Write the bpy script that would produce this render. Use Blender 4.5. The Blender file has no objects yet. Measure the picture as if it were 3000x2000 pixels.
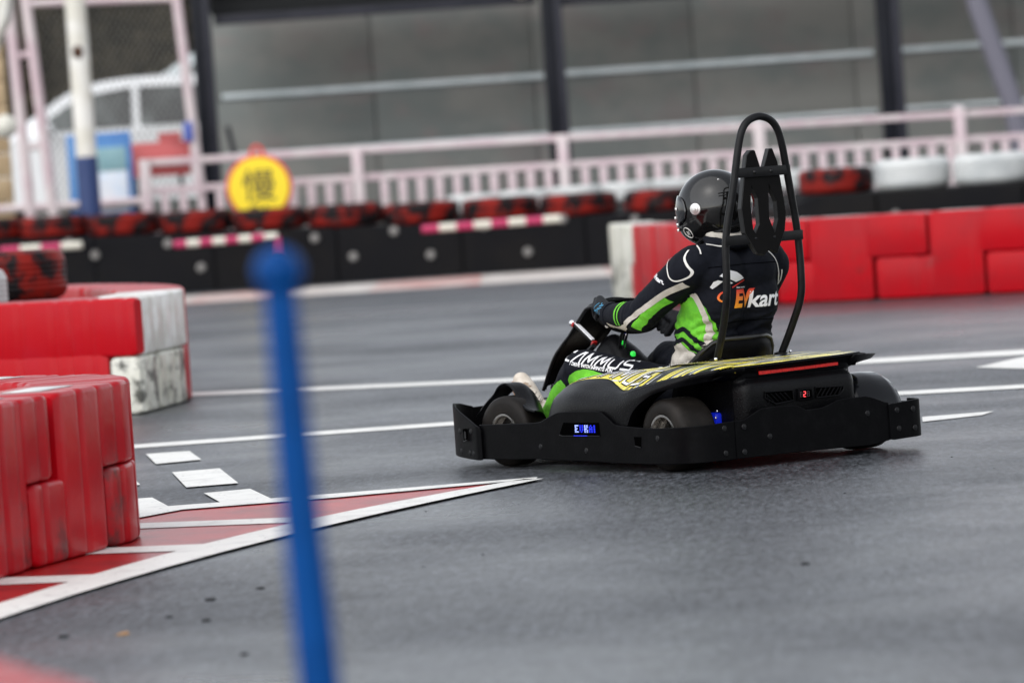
import bpy, bmesh, math, random
import numpy as np
from mathutils import Vector, Matrix, noise
from mathutils.bvhtree import BVHTree

random.seed(7)
C = bpy.context.scene.collection
sc = bpy.context.scene
R = math.radians

# ---------------------------------------------------------------- camera
cam = bpy.data.cameras.new('camera')
cam.lens = 165.0
cam.sensor_width = 36.0
cam.clip_start = 0.1
cam.clip_end = 3000
cam.dof.use_dof = True
cam.dof.focus_distance = 20.1
cam.dof.aperture_fstop = 2.6
cam.dof.aperture_blades = 0
co = bpy.data.objects.new('camera', cam)
C.objects.link(co)
pitch = math.atan(433 / 10780.0)
f = Vector((0, math.cos(pitch), -math.sin(pitch)))
u0 = Vector((0, math.sin(pitch), math.cos(pitch)))
r0 = Vector((1, 0, 0))
roll = R(4.0)
rt = r0 * math.cos(roll) - u0 * math.sin(roll)
up = r0 * math.sin(roll) + u0 * math.cos(roll)
m = Matrix((rt, up, -f)).transposed().to_4x4()
m.translation = Vector((0, 0, 1.4))
co.matrix_world = m
sc.camera = co

# ---------------------------------------------------------------- world, sun, exposure
w = bpy.data.worlds.new('World')
sc.world = w
w.use_nodes = True
nt = w.node_tree
nt.nodes.clear()
sky = nt.nodes.new('ShaderNodeTexSky')
sky.sky_type = 'NISHITA'
sky.sun_disc = False
sky.sun_elevation = R(48)
sky.sun_rotation = R(216)
sky.air_density = 1.0
sky.dust_density = 1.2
hs = nt.nodes.new('ShaderNodeHueSaturation')
hs.inputs['Saturation'].default_value = 0.24
bg = nt.nodes.new('ShaderNodeBackground')
bg.inputs['Strength'].default_value = 0.15
wo = nt.nodes.new('ShaderNodeOutputWorld')
nt.links.new(sky.outputs[0], hs.inputs['Color'])
nt.links.new(hs.outputs[0], bg.inputs['Color'])
nt.links.new(bg.outputs[0], wo.inputs['Surface'])
sun = bpy.data.lights.new('sun', 'SUN')
sun.energy = 1.05
sun.angle = R(100)
sun.color = (1.0, 0.985, 0.96)
so = bpy.data.objects.new('sun', sun)
C.objects.link(so)
so.rotation_euler = (R(42), 0, R(-36))
sc.view_settings.view_transform = 'Standard'
sc.view_settings.look = 'None'
sc.view_settings.exposure = 0.66
sc.view_settings.gamma = 1.0
sc.render.engine = 'CYCLES'
sc.cycles.use_denoising = True
sc.cycles.max_bounces = 6


# ================================================================ materials
def mat(name, col, rough=0.5, col2=None, nscale=8.0, mix=(0.4, 0.6), bump=0.0, bscale=60.0, metal=0.0,
        stretch=None, emit=None, es=0.0, drops=0.0, coat=0.0, spec=0.5, rough2=None, dark=None, dscale=3.0, dmix=(0.6, 0.7),
        transmission=0.0):
    M = bpy.data.materials.new(name)
    M.use_nodes = True
    t = M.node_tree
    b = t.nodes['Principled BSDF']
    b.inputs['Base Color'].default_value = (*col, 1)
    b.inputs['Roughness'].default_value = rough
    b.inputs['Metallic'].default_value = metal
    b.inputs['Specular IOR Level'].default_value = spec
    b.inputs['Coat Weight'].default_value = coat
    b.inputs['Coat Roughness'].default_value = 0.08
    b.inputs['Transmission Weight'].default_value = transmission
    tc = t.nodes.new('ShaderNodeTexCoord')
    vec = tc.outputs['Object']
    if stretch:
        mp = t.nodes.new('ShaderNodeMapping')
        mp.inputs['Scale'].default_value = stretch
        t.links.new(vec, mp.inputs['Vector'])
        vec = mp.outputs[0]

    def ns(scale, detail=5.0, rg=0.6):
        n = t.nodes.new('ShaderNodeTexNoise')
        n.inputs['Scale'].default_value = scale
        n.inputs['Detail'].default_value = detail
        n.inputs['Roughness'].default_value = rg
        t.links.new(vec, n.inputs['Vector'])
        return n.outputs[0]

    def ramp(src, a, z):
        r = t.nodes.new('ShaderNodeMapRange')
        r.interpolation_type = 'SMOOTHSTEP'
        r.inputs['From Min'].default_value = a
        r.inputs['From Max'].default_value = z
        t.links.new(src, r.inputs['Value'])
        return r.outputs[0]

    def mixc(fac, a, z):
        x = t.nodes.new('ShaderNodeMix')
        x.data_type = 'RGBA'
        t.links.new(fac, x.inputs['Factor'])
        for k, v in ((6, a), (7, z)):
            if isinstance(v, tuple):
                x.inputs[k].default_value = (*v, 1)
            else:
                t.links.new(v, x.inputs[k])
        return x.outputs[2]
    cur = None
    if col2 is not None:
        fac = ramp(ns(nscale), *mix)
        cur = mixc(fac, col, col2)
        if rough2 is not None:
            r = t.nodes.new('ShaderNodeMapRange')
            r.inputs['To Min'].default_value = rough
            r.inputs['To Max'].default_value = rough2
            t.links.new(fac, r.inputs['Value'])
            t.links.new(r.outputs[0], b.inputs['Roughness'])
    if dark is not None:
        fac = ramp(ns(dscale, 8.0, 0.7), *dmix)
        cur = mixc(fac, cur if cur is not None else col, dark)
    if cur is not None:
        t.links.new(cur, b.inputs['Base Color'])
    nrm = None
    if bump > 0:
        bn = t.nodes.new('ShaderNodeBump')
        bn.inputs['Strength'].default_value = 1.0
        bn.inputs['Distance'].default_value = bump
        t.links.new(ns(bscale), bn.inputs['Height'])
        nrm = bn.outputs[0]
    if drops > 0:
        v = t.nodes.new('ShaderNodeTexVoronoi')
        v.inputs['Scale'].default_value = 110
        t.links.new(tc.outputs['Object'], v.inputs['Vector'])
        r = ramp(v.outputs['Distance'], 0.42, 0.12)
        bn = t.nodes.new('ShaderNodeBump')
        bn.inputs['Distance'].default_value = drops
        t.links.new(r, bn.inputs['Height'])
        if nrm is not None:
            t.links.new(nrm, bn.inputs['Normal'])
        nrm = bn.outputs[0]
    if nrm is not None:
        t.links.new(nrm, b.inputs['Normal'])
    if emit:
        b.inputs['Emission Color'].default_value = (*emit, 1)
        b.inputs['Emission Strength'].default_value = es
    return M


def asphalt():
    X = bpy.data.materials.new('wet_asphalt')
    X.use_nodes = True
    t = X.node_tree
    b = t.nodes['Principled BSDF']
    tc = t.nodes.new('ShaderNodeTexCoord')

    def N(scale, det, rg=0.6, st=None, rot=0.0):
        n = t.nodes.new('ShaderNodeTexNoise')
        n.inputs['Scale'].default_value = scale
        n.inputs['Detail'].default_value = det
        n.inputs['Roughness'].default_value = rg
        src = tc.outputs['Object']
        if st:
            mp = t.nodes.new('ShaderNodeMapping')
            mp.inputs['Rotation'].default_value = (0, 0, rot)
            t.links.new(src, mp.inputs['Vector'])
            m2 = t.nodes.new('ShaderNodeMapping')
            m2.inputs['Scale'].default_value = st
            t.links.new(mp.outputs[0], m2.inputs['Vector'])
            src = m2.outputs[0]
        t.links.new(src, n.inputs['Vector'])
        return n.outputs[0]

    def mr(src, a, z, lo, hi, smooth=False):
        r = t.nodes.new('ShaderNodeMapRange')
        if smooth:
            r.interpolation_type = 'SMOOTHSTEP'
        for k, v in (('From Min', a), ('From Max', z), ('To Min', lo), ('To Max', hi)):
            r.inputs[k].default_value = v
        t.links.new(src, r.inputs['Value'])
        return r.outputs[0]

    def mul(a, c):
        q = t.nodes.new('ShaderNodeMath')
        q.operation = 'MULTIPLY'
        t.links.new(a, q.inputs[0])
        t.links.new(c, q.inputs[1])
        return q.outputs[0]
    grain = N(58, 3, 0.8)
    coarse = N(30, 3, 0.75, (1.0, 0.20, 1.0), R(4))
    val = mr(grain, 0.38, 0.64, 0.10, 1.9)
    val = mul(val, mr(coarse, 0.36, 0.64, 0.35, 1.65))
    val = mul(val, mr(N(7, 5, 0.7, (1.0, 0.35, 1.0), R(-6)), 0.3, 0.7, 0.75, 1.25))
    val = mul(val, mr(N(0.8, 5, 0.6), 0.3, 0.7, 0.82, 1.18))
    cm = t.nodes.new('ShaderNodeMix')
    cm.data_type = 'RGBA'
    cm.blend_type = 'MULTIPLY'
    cm.inputs['Factor'].default_value = 1.0
    cm.inputs[6].default_value = (0.050, 0.054, 0.061, 1)
    t.links.new(val, cm.inputs[7])
    t.links.new(cm.outputs[2], b.inputs['Base Color'])
    # damp film: smoother where it is wetter
    wet = N(0.45, 5, 0.55)
    rg = mr(wet, 0.35, 0.65, 0.27, 0.50)
    t.links.new(rg, b.inputs['Roughness'])
    b.inputs['Specular IOR Level'].default_value = 0.55
    bn = t.nodes.new('ShaderNodeBump')
    bn.inputs['Distance'].default_value = 0.005
    bn.inputs['Strength'].default_value = 0.8
    ad = t.nodes.new('ShaderNodeMath')
    ad.operation = 'ADD'
    t.links.new(grain, ad.inputs[0])
    t.links.new(coarse, ad.inputs[1])
    t.links.new(ad.outputs[0], bn.inputs['Height'])
    t.links.new(bn.outputs[0], b.inputs['Normal'])
    return X


M = {}
M['asphalt'] = asphalt()
M['paint'] = mat('road_paint_white', (0.80, 0.79, 0.75), 0.45, (0.62, 0.61, 0.58), 5, (0.45, 0.75), bump=0.003, bscale=70, dark=(0.10, 0.10, 0.105), dscale=26, dmix=(0.60, 0.68))
M['paintred'] = mat('road_paint_red', (0.42, 0.012, 0.012), 0.28, (0.26, 0.012, 0.015), 3.5, (0.4, 0.65), bump=0.002, bscale=70, dark=(0.12, 0.01, 0.01), dscale=14, dmix=(0.60, 0.75), spec=0.22)
M['kerbpink'] = mat('kerb_paint_faded', (0.62, 0.50, 0.46), 0.5, (0.45, 0.12, 0.10), 1.4, (0.48, 0.62))
M['kerbwhite'] = mat('kerb_paint_white', (0.68, 0.64, 0.60), 0.5, (0.50, 0.44, 0.40), 2.0)
M['plred'] = mat('barrier_plastic_red', (0.43, 0.002, 0.008), 0.30, (0.42, 0.005, 0.014), 3.0, (0.4, 0.7), bump=0.004, bscale=6, dark=(0.20, 0.02, 0.02), dscale=5, dmix=(0.64, 0.78), spec=0.16)
M['plredscuff'] = mat('barrier_plastic_scuffed', (0.43, 0.002, 0.008), 0.30, (0.36, 0.006, 0.012), 3.0, (0.35, 0.65), bump=0.004, bscale=6, dark=(0.10, 0.03, 0.03), dscale=2.6, dmix=(0.54, 0.70), spec=0.16)
def low_wear(Mt, z0, z1):
    t = Mt.node_tree
    b = t.nodes['Principled BSDF']
    mixn = b.inputs['Base Color'].links[0].from_node
    facl = mixn.inputs['Factor'].links[0].from_socket
    tc = t.nodes.new('ShaderNodeTexCoord')
    sp = t.nodes.new('ShaderNodeSeparateXYZ')
    r = t.nodes.new('ShaderNodeMapRange')
    r.inputs['From Min'].default_value = z1
    r.inputs['From Max'].default_value = z0
    mm = t.nodes.new('ShaderNodeMath')
    mm.operation = 'MULTIPLY'
    t.links.new(tc.outputs['Object'], sp.inputs[0])
    t.links.new(sp.outputs['Z'], r.inputs['Value'])
    t.links.new(r.outputs[0], mm.inputs[0])
    t.links.new(facl, mm.inputs[1])
    t.links.new(mm.outputs[0], mixn.inputs['Factor'])


low_wear(M['plredscuff'], .30, .44)
M['plwhite'] = mat('barrier_plastic_white', (0.82, 0.81, 0.78), 0.36, (0.62, 0.60, 0.55), 4.0, bump=0.004, bscale=6)
M['plwhited'] = mat('barrier_plastic_rubbed', (0.66, 0.65, 0.58), 0.42, (0.56, 0.55, 0.46), 4.0, bump=0.003, bscale=8, dark=(0.06, 0.06, 0.05), dscale=7, dmix=(0.46, 0.62))
low_wear(M['plwhited'], .32, .42)
M['tape'] = mat('reflective_tape', (0.72, 0.72, 0.70), 0.3, (0.55, 0.55, 0.54), 6)
M['rubber'] = mat('black_rubber', (0.008, 0.008, 0.009), 0.55, (0.016, 0.016, 0.018), 4, (0.4, 0.7), bump=0.004, bscale=9)
M['rubred'] = mat('red_painted_rubber', (0.21, 0.012, 0.008), 0.5, (0.009, 0.008, 0.009), 4.2, (0.43, 0.56), bump=0.004, bscale=12, spec=0.12, dark=(0.03, 0.02, 0.02), dscale=6, dmix=(0.55, 0.66))
M['rubwhite'] = mat('white_painted_rubber', (0.58, 0.59, 0.58), 0.5, (0.44, 0.46, 0.46), 3, (0.4, 0.7), dark=(0.10, 0.11, 0.12), dscale=3.5, dmix=(0.64, 0.72), bump=0.004, bscale=12)
M['belt'] = mat('conveyor_belt_black', (0.006, 0.006, 0.0075), 0.5, (0.010, 0.009, 0.009), 1.2, (0.4, 0.7), bump=0.006, bscale=2, spec=0.08)
M['bolt'] = mat('steel_bolt', (0.22, 0.21, 0.20), 0.5, metal=0.4)
M['pink'] = mat('faded_pink_paint', (0.58, 0.45, 0.48), 0.45, (0.64, 0.56, 0.56), 2.0, (0.4, 0.6), dark=(0.36, 0.19, 0.08), dscale=2.2, dmix=(0.68, 0.74))
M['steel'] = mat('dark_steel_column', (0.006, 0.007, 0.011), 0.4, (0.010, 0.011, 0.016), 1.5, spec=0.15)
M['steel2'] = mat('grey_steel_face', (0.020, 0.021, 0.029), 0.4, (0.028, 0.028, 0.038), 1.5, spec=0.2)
M['pipe'] = mat('galvanised_pipe', (0.70, 0.75, 0.76), 0.35, (0.58, 0.64, 0.65), 3)
M['conc'] = mat('weathered_concrete', (0.26, 0.255, 0.235), 0.8, (0.19, 0.205, 0.195), 0.8, (0.36, 0.64), dark=(0.24, 0.215, 0.205), dscale=0.9, dmix=(0.50, 0.66), stretch=(1, 1, 1.6))
M['dkroof'] = mat('roof_shadow_black', (0.004, 0.005, 0.006), 0.7)  # near black, paints the shadow under the roof
M['strut'] = mat('grey_painted_strut', (0.17, 0.165, 0.20), 0.4, spec=0.2)
M['white'] = mat('white_enamel', (0.78, 0.77, 0.72), 0.35, (0.66, 0.64, 0.56), 2.5)
M['cream'] = mat('cream_lamp', (0.75, 0.68, 0.52), 0.4)
M['navy'] = mat('navy_enamel', (0.012, 0.030, 0.115), 0.4, (0.016, 0.04, 0.14), 3)
M['rust'] = mat('rust', (0.10, 0.04, 0.015), 0.8, (0.03, 0.015, 0.01), 20)
M['tan'] = mat('tan_boards', (0.50, 0.37, 0.22), 0.6, (0.42, 0.30, 0.17), 2.5)
M['blueboard'] = mat('blue_board', (0.06, 0.20, 0.50), 0.4, (0.09, 0.26, 0.56), 2)
M['boardwhite'] = mat('board_paper', (0.76, 0.78, 0.82), 0.4, (0.66, 0.75, 0.86), 3)
M['boardteal'] = mat('board_teal', (0.24, 0.42, 0.46), 0.4, (0.30, 0.48, 0.50), 3)
M['redboard'] = mat('brick_red_board', (0.55, 0.11, 0.11), 0.5, (0.42, 0.08, 0.08), 4)
M['bluetag'] = mat('blue_tag', (0.08, 0.12, 0.42), 0.4)
M['yellow'] = mat('sign_yellow', (0.95, 0.72, 0.02), 0.4)
M['signred'] = mat('sign_red', (0.72, 0.06, 0.035), 0.4)
M['signink'] = mat('sign_ink', (0.06, 0.05, 0.02), 0.5)
M['rodw'] = mat('rod_white', (0.66, 0.64, 0.55), 0.4)
M['rodm'] = mat('rod_magenta', (0.45, 0.02, 0.10), 0.4)
M['carwhite'] = mat('car_paint_white', (0.85, 0.86, 0.87), 0.2, coat=0.6)
M['carglass'] = mat('car_glass', (0.03, 0.032, 0.032), 0.12, (0.16, 0.18, 0.175), 1.2)
M['hedge'] = mat('dark_foliage_backdrop', (0.020, 0.018, 0.013), 0.9, (0.055, 0.046, 0.032), 3, spec=0.1)
M['wire'] = mat('fence_wire', (0.12, 0.12, 0.11), 0.5)
M['polebl'] = mat('pole_blue', (0.0, 0.045, 0.19), 0.45, (0.0, 0.06, 0.25), 5, spec=0.12)
M['plastic'] = mat('black_bodywork_plastic', (0.0025, 0.0025, 0.003), 0.36, (0.0035, 0.0035, 0.0042), 12, bump=0.0004, bscale=260, drops=0.0006, spec=0.13)
M['plasticdry'] = mat('black_bumper_plastic', (0.0025, 0.0025, 0.003), 0.40, (0.004, 0.004, 0.0046), 14, (0.45, 0.7), bump=0.0008, bscale=90, dark=(0.030, 0.029, 0.028), dscale=30, dmix=(0.67, 0.76), spec=0.05)
M['plgloss'] = mat('black_gloss_plastic', (0.004, 0.0045, 0.006), 0.16, spec=0.28)
M['hole'] = mat('flat_black_and_shade', (0.0012, 0.0012, 0.0012), 0.9, spec=0.0)  # flat black, also painted as shade inside the slots and vents
M['lip'] = mat('dark_grey_edge', (0.007, 0.007, 0.008), 0.4, spec=0.22)  # dark grey, a little lighter than the bumper plastic
M['tyre'] = mat('kart_tyre', (0.010, 0.0085, 0.0075), 0.5, (0.020, 0.0165, 0.014), 9, (0.4, 0.7), bump=0.001, bscale=60, spec=0.14)
M['alu'] = mat('alloy_rim', (0.62, 0.60, 0.57), 0.25, metal=1.0, col2=(0.40, 0.38, 0.36), nscale=20)
M['chrome'] = mat('polished_steel', (0.75, 0.75, 0.76), 0.18, metal=1.0)
M['tube'] = mat('black_steel_tube', (0.005, 0.005, 0.0055), 0.34, (0.008, 0.008, 0.009), 20, bump=0.0004, bscale=300, spec=0.2)
M['board'] = mat('black_composite_board', (0.003, 0.0027, 0.0027), 0.5, (0.004, 0.0035, 0.0035), 14, spec=0.1)
M['boardedge'] = mat('board_edge', (0.010, 0.010, 0.0105), 0.35, spec=0.5)
M['red'] = mat('red_reflector', (0.65, 0.012, 0.008), 0.22, (0.50, 0.01, 0.008), 60, emit=(0.9, 0.02, 0.01), es=0.02)  # faint red emission stands in for the reflector's shine
M['ledblue'] = mat('blue_led', (0.01, 0.01, 0.3), 0.4, emit=(0.01, 0.03, 1.0), es=0.6)
M['ledwhite'] = mat('blue_white_led', (0.4, 0.5, 0.9), 0.4, emit=(0.25, 0.33, 1.0), es=0.55)
M['ledred'] = mat('red_led', (0.6, 0.02, 0.03), 0.4, emit=(1.0, 0.08, 0.09), es=1.2)
M['ledoff'] = mat('led_off', (0.035, 0.018, 0.02), 0.4)
M['green'] = mat('green_button', (0.02, 0.7, 0.06), 0.3, emit=(0.05, 1.0, 0.1), es=0.3)
M['redbtn'] = mat('red_button', (0.35, 0.01, 0.01), 0.3)
M['bluecal'] = mat('glowing_blue_caliper', (0.01, 0.02, 0.35), 0.3, emit=(0.0, 0.01, 0.5), es=0.25)  # blue emission brightens caliper and coupling, neither is a lamp
M['suit'] = mat('racing_suit_cloth', (0.0042, 0.0052, 0.0092), 0.8, (0.006, 0.0072, 0.012), 30, bump=0.004, bscale=28, spec=0.15)
M['suitgreen'] = mat('suit_green_cloth', (0.16, 0.56, 0.035), 0.75, (0.12, 0.45, 0.03), 18, bump=0.006, bscale=26, spec=0.3)
M['beige'] = mat('suit_beige_cloth', (0.56, 0.52, 0.47), 0.8, (0.44, 0.41, 0.36), 16, bump=0.006, bscale=26, spec=0.3)
M['print'] = mat('white_print', (0.78, 0.78, 0.80), 0.6)
M['printred'] = mat('red_print', (0.62, 0.03, 0.02), 0.6)
M['pipew'] = mat('white_piping', (0.70, 0.68, 0.64), 0.6)
M['glove'] = mat('glove_fabric', (0.004, 0.0045, 0.006), 0.7, (0.008, 0.009, 0.012), 60, bump=0.002, bscale=80, spec=0.25)
M['cyan'] = mat('cyan_print', (0.05, 0.36, 0.62), 0.5)
M['shoe'] = mat('cream_suede', (0.66, 0.60, 0.52), 0.8, (0.56, 0.49, 0.41), 20, bump=0.003, bscale=60)
M['shoetan'] = mat('tan_suede', (0.36, 0.27, 0.19), 0.85, (0.30, 0.22, 0.16), 20)
M['sole'] = mat('gum_sole', (0.34, 0.18, 0.10), 0.7)
M['helmet'] = mat('carbon_helmet', (0.003, 0.003, 0.0035), 0.10, (0.008, 0.0075, 0.007), 150, (0.45, 0.55), coat=0.35, drops=0.00006, spec=0.35)
M['visor'] = mat('visor', (0.006, 0.006, 0.008), 0.08, coat=0.5)
M['padding'] = mat('helmet_padding', (0.005, 0.005, 0.0055), 0.9, bump=0.003, bscale=90, spec=0.15)
M['screw'] = mat('visor_screw', (0.62, 0.61, 0.60), 0.3, metal=0.8)
M['yellowp'] = mat('yellow_print', (0.72, 0.52, 0.05), 0.6)
M['leaf'] = mat('dry_leaf', (0.30, 0.16, 0.06), 0.8)


def gradient_print():
    X = mat('orange_red_print', (0.8, 0.2, 0.02), 0.6)
    t = X.node_tree
    b = t.nodes['Principled BSDF']
    tc = t.nodes.new('ShaderNodeTexCoord')
    s = t.nodes.new('ShaderNodeSeparateXYZ')
    r = t.nodes.new('ShaderNodeMapRange')
    r.inputs['From Min'].default_value = 0.665
    r.inputs['From Max'].default_value = 0.74
    c = t.nodes.new('ShaderNodeValToRGB')
    c.color_ramp.elements[0].color = (0.95, 0.36, 0.01, 1)
    c.color_ramp.elements[1].color = (0.70, 0.03, 0.015, 1)
    t.links.new(tc.outputs['Object'], s.inputs[0])
    t.links.new(s.outputs['Z'], r.inputs['Value'])
    t.links.new(r.outputs[0], c.inputs[0])
    t.links.new(c.outputs[0], b.inputs['Base Color'])
    return X


M['evgrad'] = gradient_print()


def graphic():
    X = bpy.data.materials.new('yellow_streak_graphic')
    X.use_nodes = True
    t = X.node_tree
    b = t.nodes['Principled BSDF']
    b.inputs['Roughness'].default_value = 0.3
    tc = t.nodes.new('ShaderNodeTexCoord')

    def band(scale, st, rot, lo, hi, loc=(0, 0, 0)):
        mp = t.nodes.new('ShaderNodeMapping')
        mp.inputs['Scale'].default_value = st
        mp.inputs['Rotation'].default_value = (0, 0, rot)
        mp.inputs['Location'].default_value = loc
        n = t.nodes.new('ShaderNodeTexNoise')
        n.inputs['Scale'].default_value = scale
        n.inputs['Detail'].default_value = 1.5
        n.inputs['Distortion'].default_value = 0.15
        t.links.new(tc.outputs['Object'], mp.inputs['Vector'])
        t.links.new(mp.outputs[0], n.inputs['Vector'])
        r = t.nodes.new('ShaderNodeMapRange')
        r.inputs['From Min'].default_value = lo
        r.inputs['From Max'].default_value = hi
        t.links.new(n.outputs[0], r.inputs['Value'])
        return r.outputs[0]

    def mx(fac, a, z):
        x = t.nodes.new('ShaderNodeMix')
        x.data_type = 'RGBA'
        t.links.new(fac, x.inputs['Factor'])
        for k, v in ((6, a), (7, z)):
            if isinstance(v, tuple):
                x.inputs[k].default_value = (*v, 1)
            else:
                t.links.new(v, x.inputs[k])
        return x.outputs[2]
    # rearwards the print turns mostly black with yellow streaks running across the deck
    s = t.nodes.new('ShaderNodeSeparateXYZ')
    t.links.new(tc.outputs['Object'], s.inputs[0])
    back = t.nodes.new('ShaderNodeMapRange')
    back.inputs['From Min'].default_value = 0.36
    back.inputs['From Max'].default_value = 0.22
    t.links.new(s.outputs['X'], back.inputs['Value'])
    f1 = band(3.0, (1.0, 9.0, 1.0), 0.0, 0.68, 0.70)
    f2 = band(3.2, (1.2, 10.0, 1.0), 0.0, 0.67, 0.69, (3, 2, 0))
    fb = band(3.0, (12.0, 1.0, 1.0), 0.0, 0.54, 0.56, (1, 5, 0))
    fw = band(3.0, (14.0, 1.2, 1.0), 0.0, 0.62, 0.65, (7, 1, 0))
    y = (0.86, 0.74, 0.10)
    k = (0.012, 0.012, 0.013)
    wv = (0.62, 0.63, 0.64)
    front = mx(f2, mx(f1, y, k), wv)
    rear = mx(fw, mx(fb, k, y), wv)
    out = mx(back.outputs[0], front, rear)
    t.links.new(out, b.inputs['Base Color'])
    v = t.nodes.new('ShaderNodeTexVoronoi')
    v.inputs['Scale'].default_value = 130
    t.links.new(tc.outputs['Object'], v.inputs['Vector'])
    bn = t.nodes.new('ShaderNodeBump')
    bn.inputs['Distance'].default_value = 0.003
    bn.invert = True
    t.links.new(v.outputs['Distance'], bn.inputs['Height'])
    t.links.new(bn.outputs[0], b.inputs['Normal'])
    return X


M['graphic'] = graphic()


# ================================================================ helpers
def mesh(name, verts, faces, mt, parent=None, smooth=True, angle=40):
    me = bpy.data.meshes.new(name)
    me.from_pydata([tuple(v) for v in verts], [], faces)
    bm = bmesh.new()
    bm.from_mesh(me)
    bmesh.ops.recalc_face_normals(bm, faces=bm.faces)
    bm.to_mesh(me)
    bm.free()
    if smooth:
        me.shade_smooth()
        me.set_sharp_from_angle(angle=R(angle))
    me.materials.append(M[mt] if isinstance(mt, str) else mt)
    o = bpy.data.objects.new(name, me)
    C.objects.link(o)
    if parent:
        o.parent = parent
    return o


class B:
    """collects geometry"""
    def __init__(s):
        s.v = []
        s.f = []

    def add(s, v, f):
        k = len(s.v)
        s.v += [Vector(x) for x in v]
        s.f += [tuple(i + k for i in q) for q in f]
        return s

    def box(s, c, d, rot=None, bev=0.0):
        bm = bmesh.new()
        bmesh.ops.create_cube(bm, size=1)
        for v in bm.verts:
            v.co = Vector((v.co.x * d[0], v.co.y * d[1], v.co.z * d[2]))
        if bev:
            bmesh.ops.bevel(bm, geom=bm.edges[:], offset=bev, segments=2, affect='EDGES', profile=0.5)
        mt = (rot.to_4x4() if rot is not None else Matrix.Identity(4))
        mt = Matrix.Translation(Vector(c)) @ mt
        vs = [mt @ v.co for v in bm.verts]
        bm.verts.index_update()
        fs = [tuple(v.index for v in fc.verts) for fc in bm.faces]
        bm.free()
        return s.add(vs, fs)

    def tube(s, pts, r, n=12, caps=True, closed=False):
        pts = [Vector(p) for p in pts]
        rs = r if isinstance(r, (list, tuple)) else [r] * len(pts)
        N = len(pts)
        vs = []
        prev = None
        for i, p in enumerate(pts):
            if closed:
                t = (pts[(i + 1) % N] - pts[i - 1]).normalized()
            else:
                t = (pts[min(i + 1, N - 1)] - pts[max(i - 1, 0)]).normalized()
            if prev is None:
                a = Vector((0, 0, 1)) if abs(t.z) < 0.9 else Vector((1, 0, 0))
                x = t.cross(a).normalized()
            else:
                x = (prev - t * prev.dot(t)).normalized()
            prev = x
            y = t.cross(x)
            for k in range(n):
                a = 2 * math.pi * k / n
                vs.append(p + (x * math.cos(a) + y * math.sin(a)) * rs[i])
        fs = []
        L = N if closed else N - 1
        for i in range(L):
            j = (i + 1) % N
            for k in range(n):
                k2 = (k + 1) % n
                fs.append((i * n + k, i * n + k2, j * n + k2, j * n + k))
        if caps and not closed:
            fs.append(tuple(reversed(range(n))))
            fs.append(tuple((N - 1) * n + k for k in range(n)))
        return s.add(vs, fs)

    def lathe(s, prof, c, axis, n=32, closed=False):
        """prof: (radius, offset along axis)"""
        axis = Vector(axis).normalized()
        a = Vector((0, 0, 1)) if abs(axis.z) < 0.9 else Vector((1, 0, 0))
        x = axis.cross(a).normalized()
        y = axis.cross(x)
        c = Vector(c)
        vs = []
        for r_, h in prof:
            for k in range(n):
                t = 2 * math.pi * k / n
                vs.append(c + axis * h + (x * math.cos(t) + y * math.sin(t)) * r_)
        fs = []
        P = len(prof)
        for i in range(P if closed else P - 1):
            j = (i + 1) % P
            for k in range(n):
                k2 = (k + 1) % n
                fs.append((i * n + k, i * n + k2, j * n + k2, j * n + k))
        return s.add(vs, fs)

    def ball(s, c, r, n=16, rot=None):
        if not isinstance(r, (tuple, list)):
            r = (r, r, r)
        vs = []
        fs = []
        h = n // 2
        mt = rot if rot is not None else Matrix.Identity(3)
        c = Vector(c)
        for i in range(1, h):
            ph = math.pi * i / h
            for k in range(n):
                t = 2 * math.pi * k / n
                vs.append(c + mt @ Vector((r[0] * math.sin(ph) * math.cos(t), r[1] * math.sin(ph) * math.sin(t), r[2] * math.cos(ph))))
        a = len(vs)
        vs += [c + mt @ Vector((0, 0, r[2])), c + mt @ Vector((0, 0, -r[2]))]
        for i in range(h - 2):
            for k in range(n):
                k2 = (k + 1) % n
                fs.append((i * n + k, (i + 1) * n + k, (i + 1) * n + k2, i * n + k2))
        for k in range(n):
            fs.append((a, k, (k + 1) % n))
            fs.append((a + 1, (h - 2) * n + (k + 1) % n, (h - 2) * n + k))
        return s.add(vs, fs)

    def prism(s, poly, fn, d):
        """poly of 2D points, fn(u,v)->3D, extruded by vector d"""
        n = len(poly)
        d = Vector(d)
        a = [Vector(fn(*p)) for p in poly]
        vs = a + [p + d for p in a]
        fs = [tuple(range(n)), tuple(reversed(range(n, 2 * n)))]
        for i in range(n):
            j = (i + 1) % n
            fs.append((i, i + n, j + n, j))
        return s.add(vs, fs)

    def grid(s, rows):
        n = len(rows[0])
        vs = [p for r_ in rows for p in r_]
        fs = []
        for i in range(len(rows) - 1):
            for k in range(n - 1):
                fs.append((i * n + k, i * n + k + 1, (i + 1) * n + k + 1, (i + 1) * n + k))
        return s.add(vs, fs)

    def out(s, name, mt, parent=None, smooth=True, angle=40):
        return mesh(name, s.v, s.f, mt, parent, smooth, angle)


def catmull(pts, k, closed=False):
    pts = [Vector(p) for p in pts]
    n = len(pts)
    out = []
    rng = n if closed else n - 1
    for i in range(rng):
        if closed:
            a, b, c, d = pts[i - 1], pts[i], pts[(i + 1) % n], pts[(i + 2) % n]
        else:
            b, c = pts[i], pts[i + 1]
            a = pts[i - 1] if i else b * 2 - c
            d = pts[i + 2] if i + 2 < n else c * 2 - b
        for q in range(k):
            t = q / k
            out.append(0.5 * ((2 * b) + (c - a) * t + (2 * a - 5 * b + 4 * c - d) * t * t + (3 * b - a - 3 * c + d) * t ** 3))
    if not closed:
        out.append(pts[-1])
    return out


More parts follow.
